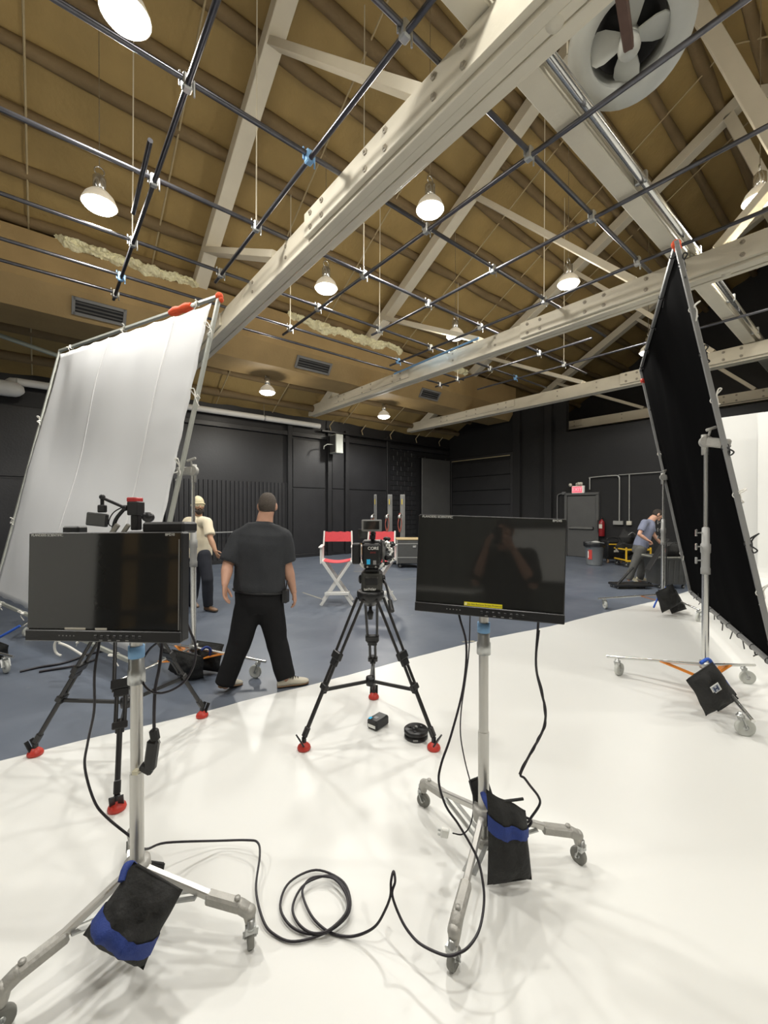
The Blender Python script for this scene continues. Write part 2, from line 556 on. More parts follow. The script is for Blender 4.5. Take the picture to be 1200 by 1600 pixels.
# roof
mb = MB()
def roof_patch(v0, v1, nv, nu):
    vs, fs = [], []
    for i in range(nv + 1):
        v = v0 + (v1 - v0) * i / nv
        for j in range(nu + 1):
            u_ = -9 + 28.9 * j / nu
            n_ = noise.noise(V((u_ * .7, v * 1.6, 1))) * .08 + noise.noise(V((u_ * 2.1, v * 3.1, 4))) * .045
            vs.append((u_, v, zroof(v) + n_))
    for i in range(nv):
        for j in range(nu):
            a = i * (nu + 1) + j
            fs.append((a, a + 1, a + nu + 2, a + nu + 1))
    mb.add(vs, fs, True)
roof_patch(12.9, 2.0, 90, 130)
roof_patch(2.0, -9.5, 40, 70)
ceil = structure(mb.build('ceiling', GOLD))
slope = math.atan(.56)
for k in range(15):
    for side in (0, 1):
        v = 12.2 - k * .7
        vv = v if side == 0 else 4 - v
        m_ = MB()
        pts = [V((-8.9 + 28.7 * j / 40, vv, zroof(vv) - .075 + noise.noise(V((j * .9, vv * 3, 2))) * .035)) for j in range(41)]
        for a, b in zip(pts[:-1], pts[1:]): pass
        rr = [.10 + .045 * noise.noise(V((j * .8, vv, 9))) for j in range(41)]
        m_.tube(pts, rr, 8)
        m_.build('purlin', PURL, ceil)
for u_ in (-.15, 1.72, 3.95, 5.7, 8.4, 10.3, 12.6):
    MB().tube([(u_, v, zroof(v) - .17) for v in (12.5, 9, 6, 2.1)], .016, 6).build('roof_conduit', mat('tan_conduit', (.42, .34, .2), .6), ceil)
    MB().tube([(u_, v, zroof(v) - .17) for v in (1.9, -2, -6, -9)], .016, 6).build('roof_conduit', _m['tan_conduit'], ceil)

# ------------------------------------------------------------------ roof trusses
def truss(u0, label, v_end=12.5):
    t = thing('roof_truss', label, 'truss', (u0, 2.0, 4.78), 0, 'roof trusses')
    L0, L1 = -10.6, v_end - 2.0
    for k in (-1, 0, 1):
        dz = .0 if k else .012
        MB().box((k * .09, (L0 + L1) / 2, .165 + dz / 2), (.086, L1 - L0, .33 - dz), ch=.006).build('chord_plank', CREAM, t)
    for s in (-1, 1):          # splice boards bolted to the side of the chord
        MB().box((s * .165, .1, .185), (.06, 4.6, .28), ch=.006).build('splice_board', CREAM, t)
        MB().box((s * .15, 7.2, .2), (.035, 3.4, .22), ch=.006).build('splice_board', CREAM, t)
    zt = lambda dv: zroof(2.0 + dv) - 4.78 - .33
    MB().bar((0, L1 - .72, zt(L1 - .72)), (0, 0.02, zt(0.02)), .24, .26, up=(1, 0, 0), ch=.008).build('top_chord', CREAM, t)
    MB().bar((0, -.02, zt(-.02)), (0, L0 + .95, zt(L0 + .95)), .24, .26, up=(1, 0, 0), ch=.008).build('top_chord', CREAM, t)
    def web(v0, z0, v1, z1, w=.2, d=.1):
        MB().bar((0, v0, z0), (0, v1, z1), d, w, up=(1, 0, 0), ch=.006).build('web_brace', CREAM, t)
    for s in (1, -1):
        web(s * 3.7, zt(3.7), s * .5, .36)
        web(s * 6.6, zt(6.6), s * 3.4, .36, .3)
    web(.25, zt(.25) - .1, -1.45, .36, .26, .2)
    for s in (1, -1):
        for dz, v in ((.13, 1.6), (.13, -1.6)):
            pass
    pl = MB()
    for s in (-1, 1):
        for v in (-2.0, -1.7, -1.1, -.8, .0, .3, .9, 1.2, 2.0, 2.25):
            for z in (.1, .26):
                pl.lathe([(0, 0), (.03, 0), (.03, .012), (.012, .014), (.012, .026), (0, .026)], (s * .195, v, z), (s, 0, 0), 6, False)
        for v in (3.0, 4.1, 5.8, 6.1, 7.0, 7.4, 8.3, 8.6):
            for z in (.12, .26):
                pl.lathe([(0, 0), (.022, 0), (.022, .012), (0, .014)], (s * (.168 if v > 5.5 else .133), v, z), (s, 0, 0), 6, False)
    pl.build('bolt_plate', mat('painted_bolt', (.36, .32, .25), .5), t, kind='stuff')
    for v in (.1,):
        MB().lathe([(.0, -.42), (.05, -.42), (.085, -.36), (.085, -.1), (.05, -.06), (.05, .0)], (0, v - .7, .42), (0, 0, 1), 14).build('chord_boss', CREAM, t)
    return t
truss(2.6, 'nearest cream timber roof truss, its thick chord crossing the picture overhead')
truss(7.12, 'second cream timber roof truss, passing behind the tip of the black flag')
truss(11.65, 'third cream timber roof truss, ending over the black wall by the overhead door')
t4 = truss(16.2, 'farthest cream timber roof truss, beyond the exit door wall', 12.5)
truss(-1.95, 'cream timber roof truss above and behind the viewpoint')

# long bridging beam on the chords, with a bright conduit beside it
bt = thing('bridging_beam', 'long cream timber beam lying across the truss chords beside a bright conduit', 'beam', (-6, 1.875, 5.12))
MB().box((12.5, 0, .14), (25, .2, .28), ch=.008).build('timber', CREAM, bt)
ct = thing('electrical_conduit', 'shiny metal conduit running along the long cream overhead beam', 'conduit', (-6, 1.7, 5.17))
MB().tube([(0, 0, 0), (25, 0, 0)], .045, 12).build('conduit_pipe', CHROME, ct)
MB().tube([(0, .035, .075), (25, .035, .075)], .02, 8).build('conduit_pipe', GALV, ct)
for k in range(12):
    MB().box((1 + k * 2, .01, .02), (.05, .12, .12), ch=.01).build('conduit_strap', GALV, ct)

# ------------------------------------------------------------------ foam-sprayed air duct along the roof
du = thing('air_duct', 'boxed air duct sprayed with gold foam, hung below the roof slope', 'duct', (-8, 9.2, 5.1))
prof = [(0, 1.22), (0, .42), (.3, 0), (1.3, 0), (1.3, 1.0)]
n = 60
vs, fs = [], []
for j in range(n + 1):
    x = 22.2 * j / n
    for (a, z) in prof:
        vs.append((x, a + noise.noise(V((x, a * 3, z * 3))) * .02, z + noise.noise(V((x, z * 2, 8))) * .02))
k = len(prof)
for j in range(n):
    for i in range(k):
        fs.append((j * k + i, j * k + (i + 1) % k, (j + 1) * k + (i + 1) % k, (j + 1) * k + i))
fs += [tuple(range(k)), tuple(range(n * k, n * k + k))]
MB().add(vs, fs).build('duct_body', GOLD2, du)
def foam_strip(x0, x1, h, seed):
    m_ = MB()
    nx, ny = int((x1 - x0) / .022), 13
    vs, fs = [], []
    for j in range(nx + 1):
        x = x0 + (x1 - x0) * j / nx
        e = min(1, min(j, nx - j) / 6)
        hh = h * (.55 + .45 * noise.noise(V((x * 1.3, seed, 0)))) * (.4 + .6 * e)
        for i in range(ny + 1):
            t = i / ny
            d = .17 * math.sin(math.pi * t) * e
            q = V((x * 5, t * 2.5, seed))
            b = noise.noise(q) * .06 + noise.noise(q * 3) * .05 + noise.noise(q * 7) * .025
            vs.append((x + noise.noise(q * 2) * .03, .02 - d - b, 1.30 - t * hh + noise.noise(q + V((3, 3, 3))) * .07 + noise.noise(q * 4 + V((3, 3, 3))) * .03))
    for j in range(nx):
        for i in range(ny):
            a = j * (ny + 1) + i
            fs.append((a, a + 1, a + ny + 2, a + ny + 1))
    m_.add(vs, fs, False).build('torn_foam', FOAM, du)
foam_strip(8.2, 10.6, .34, 1.0)
foam_strip(12.6, 16.3, .42, 2.0)
foam_strip(17.6, 19.3, .4, 3.0)
foam_strip(4.5, 6.8, .25, 4.0)
def vent(x0, x1):
    m_ = MB(); s = V((0, .3, -.42)).normalized()
    c0, nrm = V((0, .15, .21)), V((0, -.42, -.3)).normalized()
    for a in (-.13, .13):
        m_.bar(c0 + s * a + V((x0, 0, 0)) + nrm * .02, c0 + s * a + V((x1, 0, 0)) + nrm * .02, .05, .05, up=nrm)
    for x in (x0, x1):
        m_.bar(c0 - s * .155 + V((x, 0, 0)) + nrm * .02, c0 + s * .155 + V((x, 0, 0)) + nrm * .02, .05, .05, up=nrm)
    g = m_.build('vent_frame', GREYM, du)
    MB().bar(c0 - s * .12 + V(((x0 + x1) / 2, 0, 0)) + nrm * .005, c0 + s * .12 + V(((x0 + x1) / 2, 0, 0)) + nrm * .005, x1 - x0, .012, up=nrm).build('vent_back', DARKGAP, g)  # dark plate stands in for the shaded vent interior
    for q in range(3):
        a = -.065 + q * .065
        MB().bar(c0 + s * a + V((x0, 0, 0)) + nrm * .022, c0 + s * a + V((x1, 0, 0)) + nrm * .022, .012, .03, up=(nrm + s * .8)).build('vent_slat', mat('vent_slat_paint', (.1, .1, .1), .5), g)
vent(8.46, 9.25); vent(12.9, 13.85); vent(17.2, 18.0)

# ------------------------------------------------------------------ lighting grid of pipes
pg = thing('pipe_grid', 'dark steel pipe lighting grid hung under the roof, with clamps at its crossings', 'pipe grid', (2, 4, 5.06))
def P3(u, v, z): return V((u - 2, v - 4, z - 5.06))
ROWS = [(2.25, -6, 9.0), (3.65, -6, 8.8), (4.95, -6, 10.8), (6.26, -6, 11.2), (7.3, -6, 8.8), (7.93, -6, 8.9)]
COLS = [(-1.6, -5, 8.2), (.93, -5, 8.1), (2.05, -5, 6.5), (3.69, -5, 7.6), (5.05, -5, 6.5), (6.45, -5, 7.6), (8.55, 3.8, 8.1), (9.65, -5, 7.5), (12.6, -5, 6.5)]
for v, a, b in ROWS:
    MB().tube([P3(a, v, 5.12), P3(b, v, 5.12)], .024, 10).build('pipe', PIPE, pg)
for u, a, b in COLS:
    MB().tube([P3(u, a, 5.068), P3(u, b, 5.068)], .024, 10).build('pipe', PIPE, pg)
MB().tube([P3(.80, 4.4, 5.07), P3(.84, 5.6, 5.07)], .024, 10).build('pipe', PIPE, pg)
MB().tube([P3(6.72, 5.2, 5.03), P3(6.85, 7.9, 5.03)], .022, 10).build('pipe', BLUET, pg, label='short pipe wrapped in blue tape')
cl = MB().box((0, 0, 0), (.075, .075, .125), ch=.012)
cl.tube([(.05, -.02, .03), (.05, -.02, -.1)], .009, 6).tube([(-.05, .02, -.03), (-.05, .02, .09)], .009, 6)
cme = cl.mesh('clamp'); cme.materials.append(GALV)
cmb = cme.copy(); cmb.materials.clear(); cmb.materials.append(BLUET)
for v, a, b in ROWS:
    for u, c0, c1 in COLS:
        if a < u < b and c0 < v < c1:
            o = bpy.data.objects.new('clamp', cmb if (u, v) in ((2.05, 3.65), (.93, 7.3), (9.65, 6.26), (6.45, 7.3)) else cme)
            COL.objects.link(o); o.parent = pg; o.location = P3(u, v, 5.094)
for u, v in ((-1.6, 3.65), (.93, 6.26), (3.69, 4.95), (5.05, 6.26), (6.45, 3.65), (9.65, 4.95), (8.55, 7.3), (3.69, 7.3), (2.05, 4.95)):
    MB().tube([P3(u, v, 5.15), P3(u + .02, v, zroof(v) - .05)], .008, 6).build('hanger_rod', CREAM, pg)

# ------------------------------------------------------------------ ceiling lamps
def lamp(u, v, z, label, scale=1.0):
    t = thing('ceiling_lamp', label, 'lamp', (u, v, z), 0, 'dome ceiling lamps')
    sc = scale
    MB().lathe([(.0, .36), (.05, .36), (.075, .33), (.075, .2), (.06, .17)], n=16).build('lamp_housing', CHROME, t)
    pts = [(.055 * math.cos(a), 0, .415 + .055 * math.sin(a)) for a in [2 * math.pi * k / 16 for k in range(16)]]
    MB().tube(pts, .009, 6, closed=True).build('hook', CHROME, t)
    MB().tube([(0, 0, .46), (0, 0, zroof(v) - z - .02)], .006, 6).build('suspension_cord', CHROME, t)
    MB().lathe([(.06, .17), (.11, .14), (.165, .08), (.2, .0), (.205, -.02), (.198, -.022)], n=24).build('glass_shade', mat('frosted_glass_shade', (.80, .74, .62), .3, emit=.22, var=.02), t)
    MB().lathe([(.196, -.02), (.17, -.055), (.1, -.085), (.0, -.095)], n=24).build('diffuser', mat('lamp_diffuser', (1.0, .97, .90), .4, emit=22, var=.0), t)
    l = bpy.data.lights.new('lamp_light', 'SPOT'); l.energy = LAMP_W; l.color = LAMP_COL
    l.spot_size = math.radians(165); l.spot_blend = .5; l.shadow_soft_size = .16
    o = bpy.data.objects.new('lamp_light', l); COL.objects.link(o); o.parent = t; o.location = (0, 0, -.28)
    l = bpy.data.lights.new('lamp_spill', 'POINT'); l.energy = SPILL_W; l.color = (1, .92, .78); l.shadow_soft_size = .1
    o = bpy.data.objects.new('lamp_spill', l); COL.objects.link(o); o.parent = t; o.location = (0, 0, -.22)
    return t
lamp(.59, 4.3, 6.0, 'bright dome ceiling lamp at the top left, cut by the picture edge')
lamp(4.38, 4.26, 6.0, 'bright dome ceiling lamp just right of the nearest truss chord')
lamp(7.87, 3.95, 6.0, 'bright dome ceiling lamp above the second truss, left of the black flag tip')
lamp(11.8, 3.86, 5.6, 'ceiling lamp half hidden behind the left edge of the black flag')
lamp(.6, 6.54, 5.6, 'dome ceiling lamp at far left, under a dark spot on the gold roof')
lamp(3.95, 6.42, 5.6, 'dome ceiling lamp under the torn foam, near the nearest truss')
lamp(7.32, 6.32, 5.6, 'small dome ceiling lamp just above the second truss chord')
lamp(4.56, 10.31, 4.7, 'low dome ceiling lamp hanging above the white wall pipe')
lamp(8.69, 10.55, 4.7, 'lowest and farthest dome ceiling lamp, between second and third trusses')
lamp(7.82, 1.17, 6.0, 'ceiling lamp at the right picture edge, partly behind a truss member')
lamp(1.2, .6, 6.6, 'dome ceiling lamp above the viewpoint')
lamp(-3.0, 4.3, 6.0, 'dome ceiling lamp left of the viewpoint, outside the picture')
lamp(-2.4, -.6, 6.2, 'dome ceiling lamp behind the viewpoint')
lamp(1.6, -3.0, 6.2, 'dome ceiling lamp over the rear of the white floor')
lamp(5.4, -2.2, 6.2, 'dome ceiling lamp over the right side of the white floor')
lamp(8.8, -2.6, 6.2, 'dome ceiling lamp beside the white cyclorama wall')

# ------------------------------------------------------------------ exhaust fan
ft = thing('exhaust_fan', 'large grey ring exhaust fan with four blades under the roof ridge', 'fan', (3.84, 1.41, 5.6))
fd = V((-.42, -.16, -.89)).normalized()
FA = V((0, 0, -1)).rotation_difference(fd).to_matrix() * 1.06
MB().lathe([(.29, -.07), (.31, -.09), (.46, -.06), (.475, 0), (.46, .04), (.34, .07), (.29, .12), (.27, .12), (.285, 0), (.29, -.07)], (0, 0, 0), fd * -1, 40).build('fan_ring', FANG, ft)
MB().lathe([(0, .13), (.285, .13), (.285, .15), (0, .15)], (0, 0, 0), fd * -1, 32).build('fan_back', DARKGAP, ft)  # dark disc stands in for the shade behind the blades
MB().lathe([(0, -.10), (.05, -.09), (.075, -.05), (.075, .05), (.05, .09), (0, .1)], (0, 0, 0), fd * -1, 18).build('fan_hub', FANG, ft)
for k in range(4):
    a = math.radians(25 + 90 * k)
    rot = FA @ Matrix.Rotation(a, 3, 'Z') @ Matrix.Rotation(math.radians(28), 3, 'X')
    prof = [(.05, .045), (.10, .07), (.17, .10), (.23, .105), (.262, .08), (.272, .0), (.262, -.08), (.23, -.105), (.17, -.1), (.10, -.07), (.05, -.045)]
    m_ = MB().prism([(x, y) for x, y in prof], -.006, .006)
    m_.v = [rot @ p for p in m_.v]
    m_.build('fan_blade', FANG, ft)
MB().bar(fd * .2, V((-1.12, -.32, -.46)), .075, .075, ch=.01).build('support_arm', RUST, ft)
MB().lathe([(0, .0), (.08, 0), (.085, .1), (.06, .16), (0, .17)], fd * .09, fd, 16).build('motor', FANG, ft)
for a in (0, 2.1, 4.2):
    MB().tube([FA @ V((.45 * math.cos(a), .45 * math.sin(a), .03)), V((.5 * math.cos(a), .5 * math.sin(a), 1.9))], .009, 6).build('hanger_rod', CREAM, ft)

# ------------------------------------------------------------------ pipes, heater and fittings on the walls
wp = thing('wall_pipe', 'long white insulated pipe high along the black wall', 'pipe', (-8, 12.45, 4.49))
MB().tube([(7.6, 0, 0), (15.4, 0, 0)], .085, 16).build('pipe_run', WHITEP, wp)
MB().tube([(7.6, .0, 0), (7.5, .04, 0), (7.45, .2, 0)], .085, 16).build('pipe_elbow', WHITEP, wp)
for x in (8.6, 11, 13.4):
    MB().lathe([(.085, -.02), (.092, -.02), (.092, .02), (.085, .02)], (x, 0, 0), (1, 0, 0), 16).build('pipe_band', GALV, wp)
    MB().tube([(x, 0, .08), (x, .02, .45)], .006, 6).build('hanger_rod', GALV, wp)
wd_ = thing('white_duct', 'thick white round duct ending in a cap at the left edge', 'duct', (-8, 12.3, 4.28))
MB().tube([(0, 0, 0), (7.45, 0, 0), (7.6, 0, -.01), (7.68, 0, -.03), (7.72, 0, -.05)], [.17, .17, .155, .11, .03], 18).build('duct_pipe', WHITEP, wd_)
MB().lathe([(.17, -.03), (.178, -.03), (.178, .03), (.17, .03)], (6.6, 0, 0), (1, 0, 0), 18).build('duct_band', GALV, wd_)
for x in (2.0, 6.2): MB().tube([(x, 0, .16), (x, .05, .62)], .006, 6).build('hanger_rod', GALV, wd_)
sp = thing('sprinkler_pipe', 'grey-green pipe slanting across the roof at the far left', 'pipe', (-.6, 10.9, 5.1))
MB().tube([(-2.6, .0, .42), (1.2, .25, -.3)], .045, 10).build('pipe_run', mat('grey_green_pipe', (.33, .36, .31), .5), sp)
MB().lathe([(.045, -.04), (.058, -.04), (.058, .04), (.045, .04)], (-.2, .158, -.035), V((3.8, .25, -.72)), 12).build('pipe_coupling', GALV, sp)
tr = thing('wall_track', 'dark rail with small brackets running under the roof along the black wall', 'rail', (3, 12.5, 4.36))
MB().box((7.8, 0, 0), (6.6, .09, .07), ch=.008).build('track', BLACKM, tr)
for k in range(5):
    MB().tube([(4.9 + k * 1.4, .02, .03), (4.86 + k * 1.4, .05, .22), (4.95 + k * 1.4, -.1, .42)], .018, 6).build('bracket', mat('tan_conduit', (.42, .34, .2), .6), tr)
wh = thing('wall_heater', 'grey-green enamelled box mounted high on the black wall above a dark post', 'heater', (7.98, 12.56, 3.58))
MB().box((0, -.26, .33), (.30, .42, .66), ch=.015).build('heater_body', GREENG, wh)
MB().box((-.155, -.26, .33), (.012, .36, .58), ch=.004).build('side_panel', mat('dark_grille', (.1, .1, .095), .5), wh)
MB().box((0, -.02, .33), (.1, .2, .2)).build('wall_mount', BLACKM, wh)
MB().tube([(-.16, -.3, .3), (-.42, -.34, .28), (-.55, -.34, .2), (-.56, -.34, .1)], .016, 8).build('arm', GREENG, wh)
rl = thing('wall_bar', 'pale horizontal bar on the black wall behind the beanie man', 'bar', (3.4, 12.55, .95))
MB().tube([(-.4, -.05, 0), (1.5, -.05, 0)], .022, 8).build('bar_tube', GREYM, rl)
for x in (-.3, 1.4): MB().box((x, .0, 0), (.04, .12, .04)).build('bar_mount', BLACKM, rl)

ex = thing('exit_sign', 'lit red EXIT sign with emergency lamps above the grey door', 'sign', (UB - .02, 6.78, 2.2))
MB().box((-.05, 0, .11), (.09, .42, .26), ch=.01).build('sign_case', WHITEP, ex)
MB().box((-.097, .02, .11), (.006, .335, .2)).build('sign_face', mat('red_sign_face', (1.0, .10, .14), .4, emit=1.1, var=.02), ex)
M_ = Matrix.Translation((-.1015, .02, .11)) @ Matrix(((0, 0, -1, 0), (-1, 0, 0, 0), (0, 1, 0, 0), (0, 0, 0, 1)))
text('EXIT', .165, mat('sign_letter', (1.0, .35, .38), .4, emit=1.0, var=0), ex, M_, 'exit_letters', 'CENTER')
MB().box((-.05, -.03, .29), (.1, .22, .1), ch=.02).build('battery_case', mat('beige_plastic', (.6, .57, .48), .5), ex)
for y in (.24, -.05, -.13):
    MB().lathe([(0, -.02), (.05, -.015), (.06, .03), (.055, .045), (0, .05)], (-.1, y, .31 if y < .2 else .28), (-1, .2, -.3), 14).build('emergency_lamp', mat('beige_plastic', (.6, .57, .48), .5), ex)
MB().tube([(-.04, .22, .24), (-.06, .24, .28)], .01, 6).build('lamp_arm', GREYM, ex)
cn = thing('wall_conduit', 'grey conduit run bending down beside the grey door to outlet boxes', 'conduit', (UB - .05, 5.5, 1.2))
c_ = mat('grey_conduit', (.33, .33, .31), .45, .3)
MB().tube(smooth_path([(0, .9, 1.1), (0, .9, 1.45), (0, .86, 1.5), (0, .1, 1.52), (0, -.0, 1.46), (0, -.03, 1.36), (0, -.03, .05)], 4), .022, 8).build('conduit_pipe', c_, cn)
MB().tube([(0, -.32, 1.52), (0, -.32, .02)], .018, 8).build('conduit_pipe', c_, cn)
MB().tube([(0, .0, 1.53), (0, -1.6, 1.55)], .014, 8).build('conduit_pipe', c_, cn)
MB().box((-.01, .0, .0), (.07, .3, .13), ch=.012).build('outlet_box', c_, cn)
MB().box((-.01, -.32, 0), (.08, .14, .13), ch=.012).build('outlet_box', mat('beige_plastic', (.6, .57, .48), .5), cn)
c2 = thing('door_conduit', 'thin grey conduit bending down left of the grey door frame', 'conduit', (UB - .05, 7.38, 1.0))
MB().tube(smooth_path([(0, .16, 0), (0, .16, 1.0), (0, .12, 1.15), (0, -.02, 1.2)], 4), .022, 8).build('conduit_pipe', mat('dark_conduit', (.12, .12, .12), .5), c2)
MB().box((-.01, -.09, 1.2), (.06, .14, .1), ch=.01).build('junction_box', mat('dark_conduit', (.12, .12, .12), .5), c2)
fe = thing('fire_extinguisher', 'red fire extinguisher hung on the black wall beside the door', 'fire extinguisher', (UB - .12, 5.98, .75))
MB().lathe([(0, 0), (.085, 0), (.09, .02), (.09, .42), (.07, .5), (.03, .53), (.03, .56), (0, .56)], n=18).build('cylinder', mat('shaded_red_enamel', (.24, .014, .018), .35), fe)  # red darkened to put the shade by the door into the colour
MB().box((-.088, 0, .33), (.02, .1, .14), ch=.005).build('instruction_label', mat('pale_label', (.6, .57, .5), .6), fe)
MB().bar((0, -.05, .6), (0, .09, .66), .02, .02).build('handle', BLACKM, fe)
MB().box((0, 0, .585), (.04, .05, .05), ch=.005).build('valve', BLACKM, fe)
MB().tube(smooth_path([(0, .04, .58), (-.03, .12, .5), (-.03, .11, .25), (-.03, .1, .12)], 5), .012, 8).build('hose', RUBBERB, fe)
MB().box((.1, 0, .4), (.04, .06, .1)).build('wall_hook', BLACKM, fe)
# ================================================================== EQUIPMENT
def pillow(w, h, t, rot, c, seed=0, n=16, square=5.0, zr=(-1, 1), off=0.0, skew=0.0):
    """stuffed pouch: flat seams at the rim, fat middle, creased; zr and off give a band lying on it"""
    mb = MB()
    vs, fs = [], []
    rot = rot if rot is not None else Matrix.Identity(3)
    nz_ = n if zr == (-1, 1) else 4
    for side in (-1, 1):
        for i in range(n + 1):
            for j in range(nz_ + 1):
                x, z = 2 * i / n - 1, zr[0] + (zr[1] - zr[0]) * j / nz_
                th = max(0, 1 - abs(x) ** 3.2) ** .8 * max(0, 1 - abs(z) ** 3.2) ** .8
                sag = 1 - .3 * z
                y = side * t / 2 * th * sag
                q = V((x * 2, z * 2, seed + side))
                y += th * noise.noise(q) * t * .22 + th * noise.noise(q * 2.3) * t * .12
                y += side * off
                pin = 1 - .05 * (1 - abs(z)) * abs(x) ** 3
                px = x * (w / 2 + off * .6) * pin * (1 - .08 * z) + noise.noise(V((z * 1.5, seed, 0))) * w * .035
                pz = z * h / 2 + noise.noise(V((x * 1.2, seed + 9, 0))) * h * .03 - skew * max(0, z + .4) * x * h * .5
                pz += .012 * h * abs(x) ** 3 * (1 if z > 0 else -1) * abs(z)
                vs.append(rot @ V((px, y, pz)) + V(c))
    N = (n + 1) * (nz_ + 1)
    for s in (0, 1):
        for i in range(n):
            for j in range(nz_):
                a = s * N + i * (nz_ + 1) + j
                fs.append((a, a + 1, a + nz_ + 2, a + nz_ + 1))
    mb.add(vs, fs, True)
    return mb

def caster(parent, c, r, w, heading, wheel_m, fork_m=GALV, name='caster'):
    """swivel caster: fork with a wheel touching the ground; c = (x,y) in parent axes"""
    f = MB()
    d = V((math.cos(heading), math.sin(heading), 0)); s = V((-d.y, d.x, 0))
    p = V((c[0], c[1], 0))
    ax = p + V((0, 0, r))
    top = p + d * (r * .45) + V((0, 0, r * 2.15))
    for k in (-1, 1):
        o = s * k * (w / 2 + .005)
        f.bar(ax + o, top + o, .004, r * .55, up=s)
    f.bar(top - s * (w / 2 + .007), top + s * (w / 2 + .007), .02, r * .7, up=(0, 0, 1))
    f.lathe([(0, 0), (r * .42, 0), (r * .42, .012), (.012, .014), (.012, .035), (0, .035)], top, (0, 0, 1), 12)
    f.tube([ax - s * (w / 2 + .01), ax + s * (w / 2 + .01)], .006, 8)
    fo = f.build(name, fork_m, parent)
    MB().lathe([(r * .3, -w * .35), (r * .75, -w * .4), (r * .93, -w * .5), (r, -w * .25), (r, w * .25), (r * .93, w * .5), (r * .75, w * .4), (r * .3, w * .35)], ax, s, 22).build('wheel', wheel_m, fo)
    MB().lathe([(0, -w * .42), (r * .3, -w * .42), (r * .3, w * .42), (0, w * .42)], ax, s, 14).build('wheel_hub', GALV, fo)
    return top

# ------------------------------------------------------------------ monitors
def monitor(name, label, C, w, h, yaw, tilt, roll, words, sticker, extra=None):
    t, off = camthing(name, label, 'monitor', *C, 'studio monitors')
    rot = rotm(0, 0, yaw) @ rotm(tilt, 0, 0) @ rotm(0, roll, 0)
    def T(x, y, z): return rot @ V((x, y, z))
    MB().box(T(0, .02, 0), (w, .05, h), rot, .006).build('case', BLACK, t)
    MB().box(T(0, -.0065, .021), (w - .008, .004, h - .048), rot, .001).build('screen', SCREEN, t)
    bz = MB().box(T(0, -.009, -h / 2 + .021), (w, .012, .04), rot, .003).build('lower_bezel', BLACKM, t)
    for k in range(8):
        MB().box(T(-.02 + k * .024, -.016, -h / 2 + .021), (.012, .004, .010 if k % 2 else .012), rot, .002).build('button', BLACK, bz)
    for k in range(4):
        MB().box(T(.0 + k * .033, -.0155, -h / 2 + .008), (.012, .001, .004), rot).build('button_mark', GREYM, bz)
    for k in range(5):
        MB().box(T(-w * .27 + k * .014, -.0155, -h / 2 + .022), (.004, .001, .004), rot).build('button_mark', GREYM, bz)
    MB().box(T(0, .085, .02), (w * .7, .08, h * .62), rot, .012).build('rear_housing', BLACKM, t)
    MB().box(T(0, .14, -.01), (.13, .03, .13), rot, .004).build('mount_plate', ALU, t)
    FM = Matrix(((1, 0, 0), (0, 0, -1), (0, 1, 0)))      # lettering faces the viewer
    def place(x, z, y=-.0092): return Matrix.Translation(T(x, y, z)) @ (rot @ FM).to_4x4()
    for s, x, z, size, al in words:
        text(s, size, LETTER, t, place(x, z), 'lettering', al, .0002)
    if sticker:
        x, z, sw, sh = sticker
        g = MB().box(T(x, -.0095, z), (sw, .0015, sh), rot).build('sticker', YELLOW, t)
        text('Do Not Remove Screen Protector', sh * .62, INK, g, place(x + .006, z, -.0107), 'sticker_text', 'CENTER', .0001)
        MB().box(T(x - sw * .455, -.0107, z), (sh * .6, .001, sh * .6), rot).build('sticker_symbol', mat('pale_yellow', (.9, .85, .45), .5), g)
    if extra: extra(t, T, rot)
    return t
monitor('studio_monitor', 'large black studio monitor at right, with a yellow sticker on its lower bezel', (.445, 1.78, 1.377), .616, .429, -15.2, -3.2, 1.7,
        [('FLANDERS SCIENTIFIC', -.29, .205, .0135, 'LEFT'), ('BM240', .288, .205, .0125, 'RIGHT')], (-.015, -.164, .158, .0165))
def leftx(t, T, rot):
    MB().box(T(.185, .10, .212), (.165, .10, .042), rot, .008).build('top_housing', BLACK, t)
    MB().box(T(-.225, .12, .205), (.07, .05, .03), rot, .006).build('top_housing', BLACK, t)
    MB().bar(T(.287, -.0095, .17), T(.287, -.0095, -.15), .003, .002, (0, 1, 0)).build('edge_strip', GREYM, t)
    for x, w_ in ((-.105, .08), (-.005, .045)):
        MB().box(T(x, -.0092, -.150), (w_, .001, .0075), rot).build('screen_label', mat('pale_label', (.6, .57, .5), .6), t)
monitor('studio_monitor', 'black studio monitor at left, without a sticker, in front of the white silk frame', (-1.01, 1.503, 1.342), .592, .392, -5.1, -2.0, -.6,
        [('FLANDERS SCIENTIFIC', -.282, .1865, .0125, 'LEFT'), ('BM210', .27, .1865, .0125, 'RIGHT')], None, leftx)

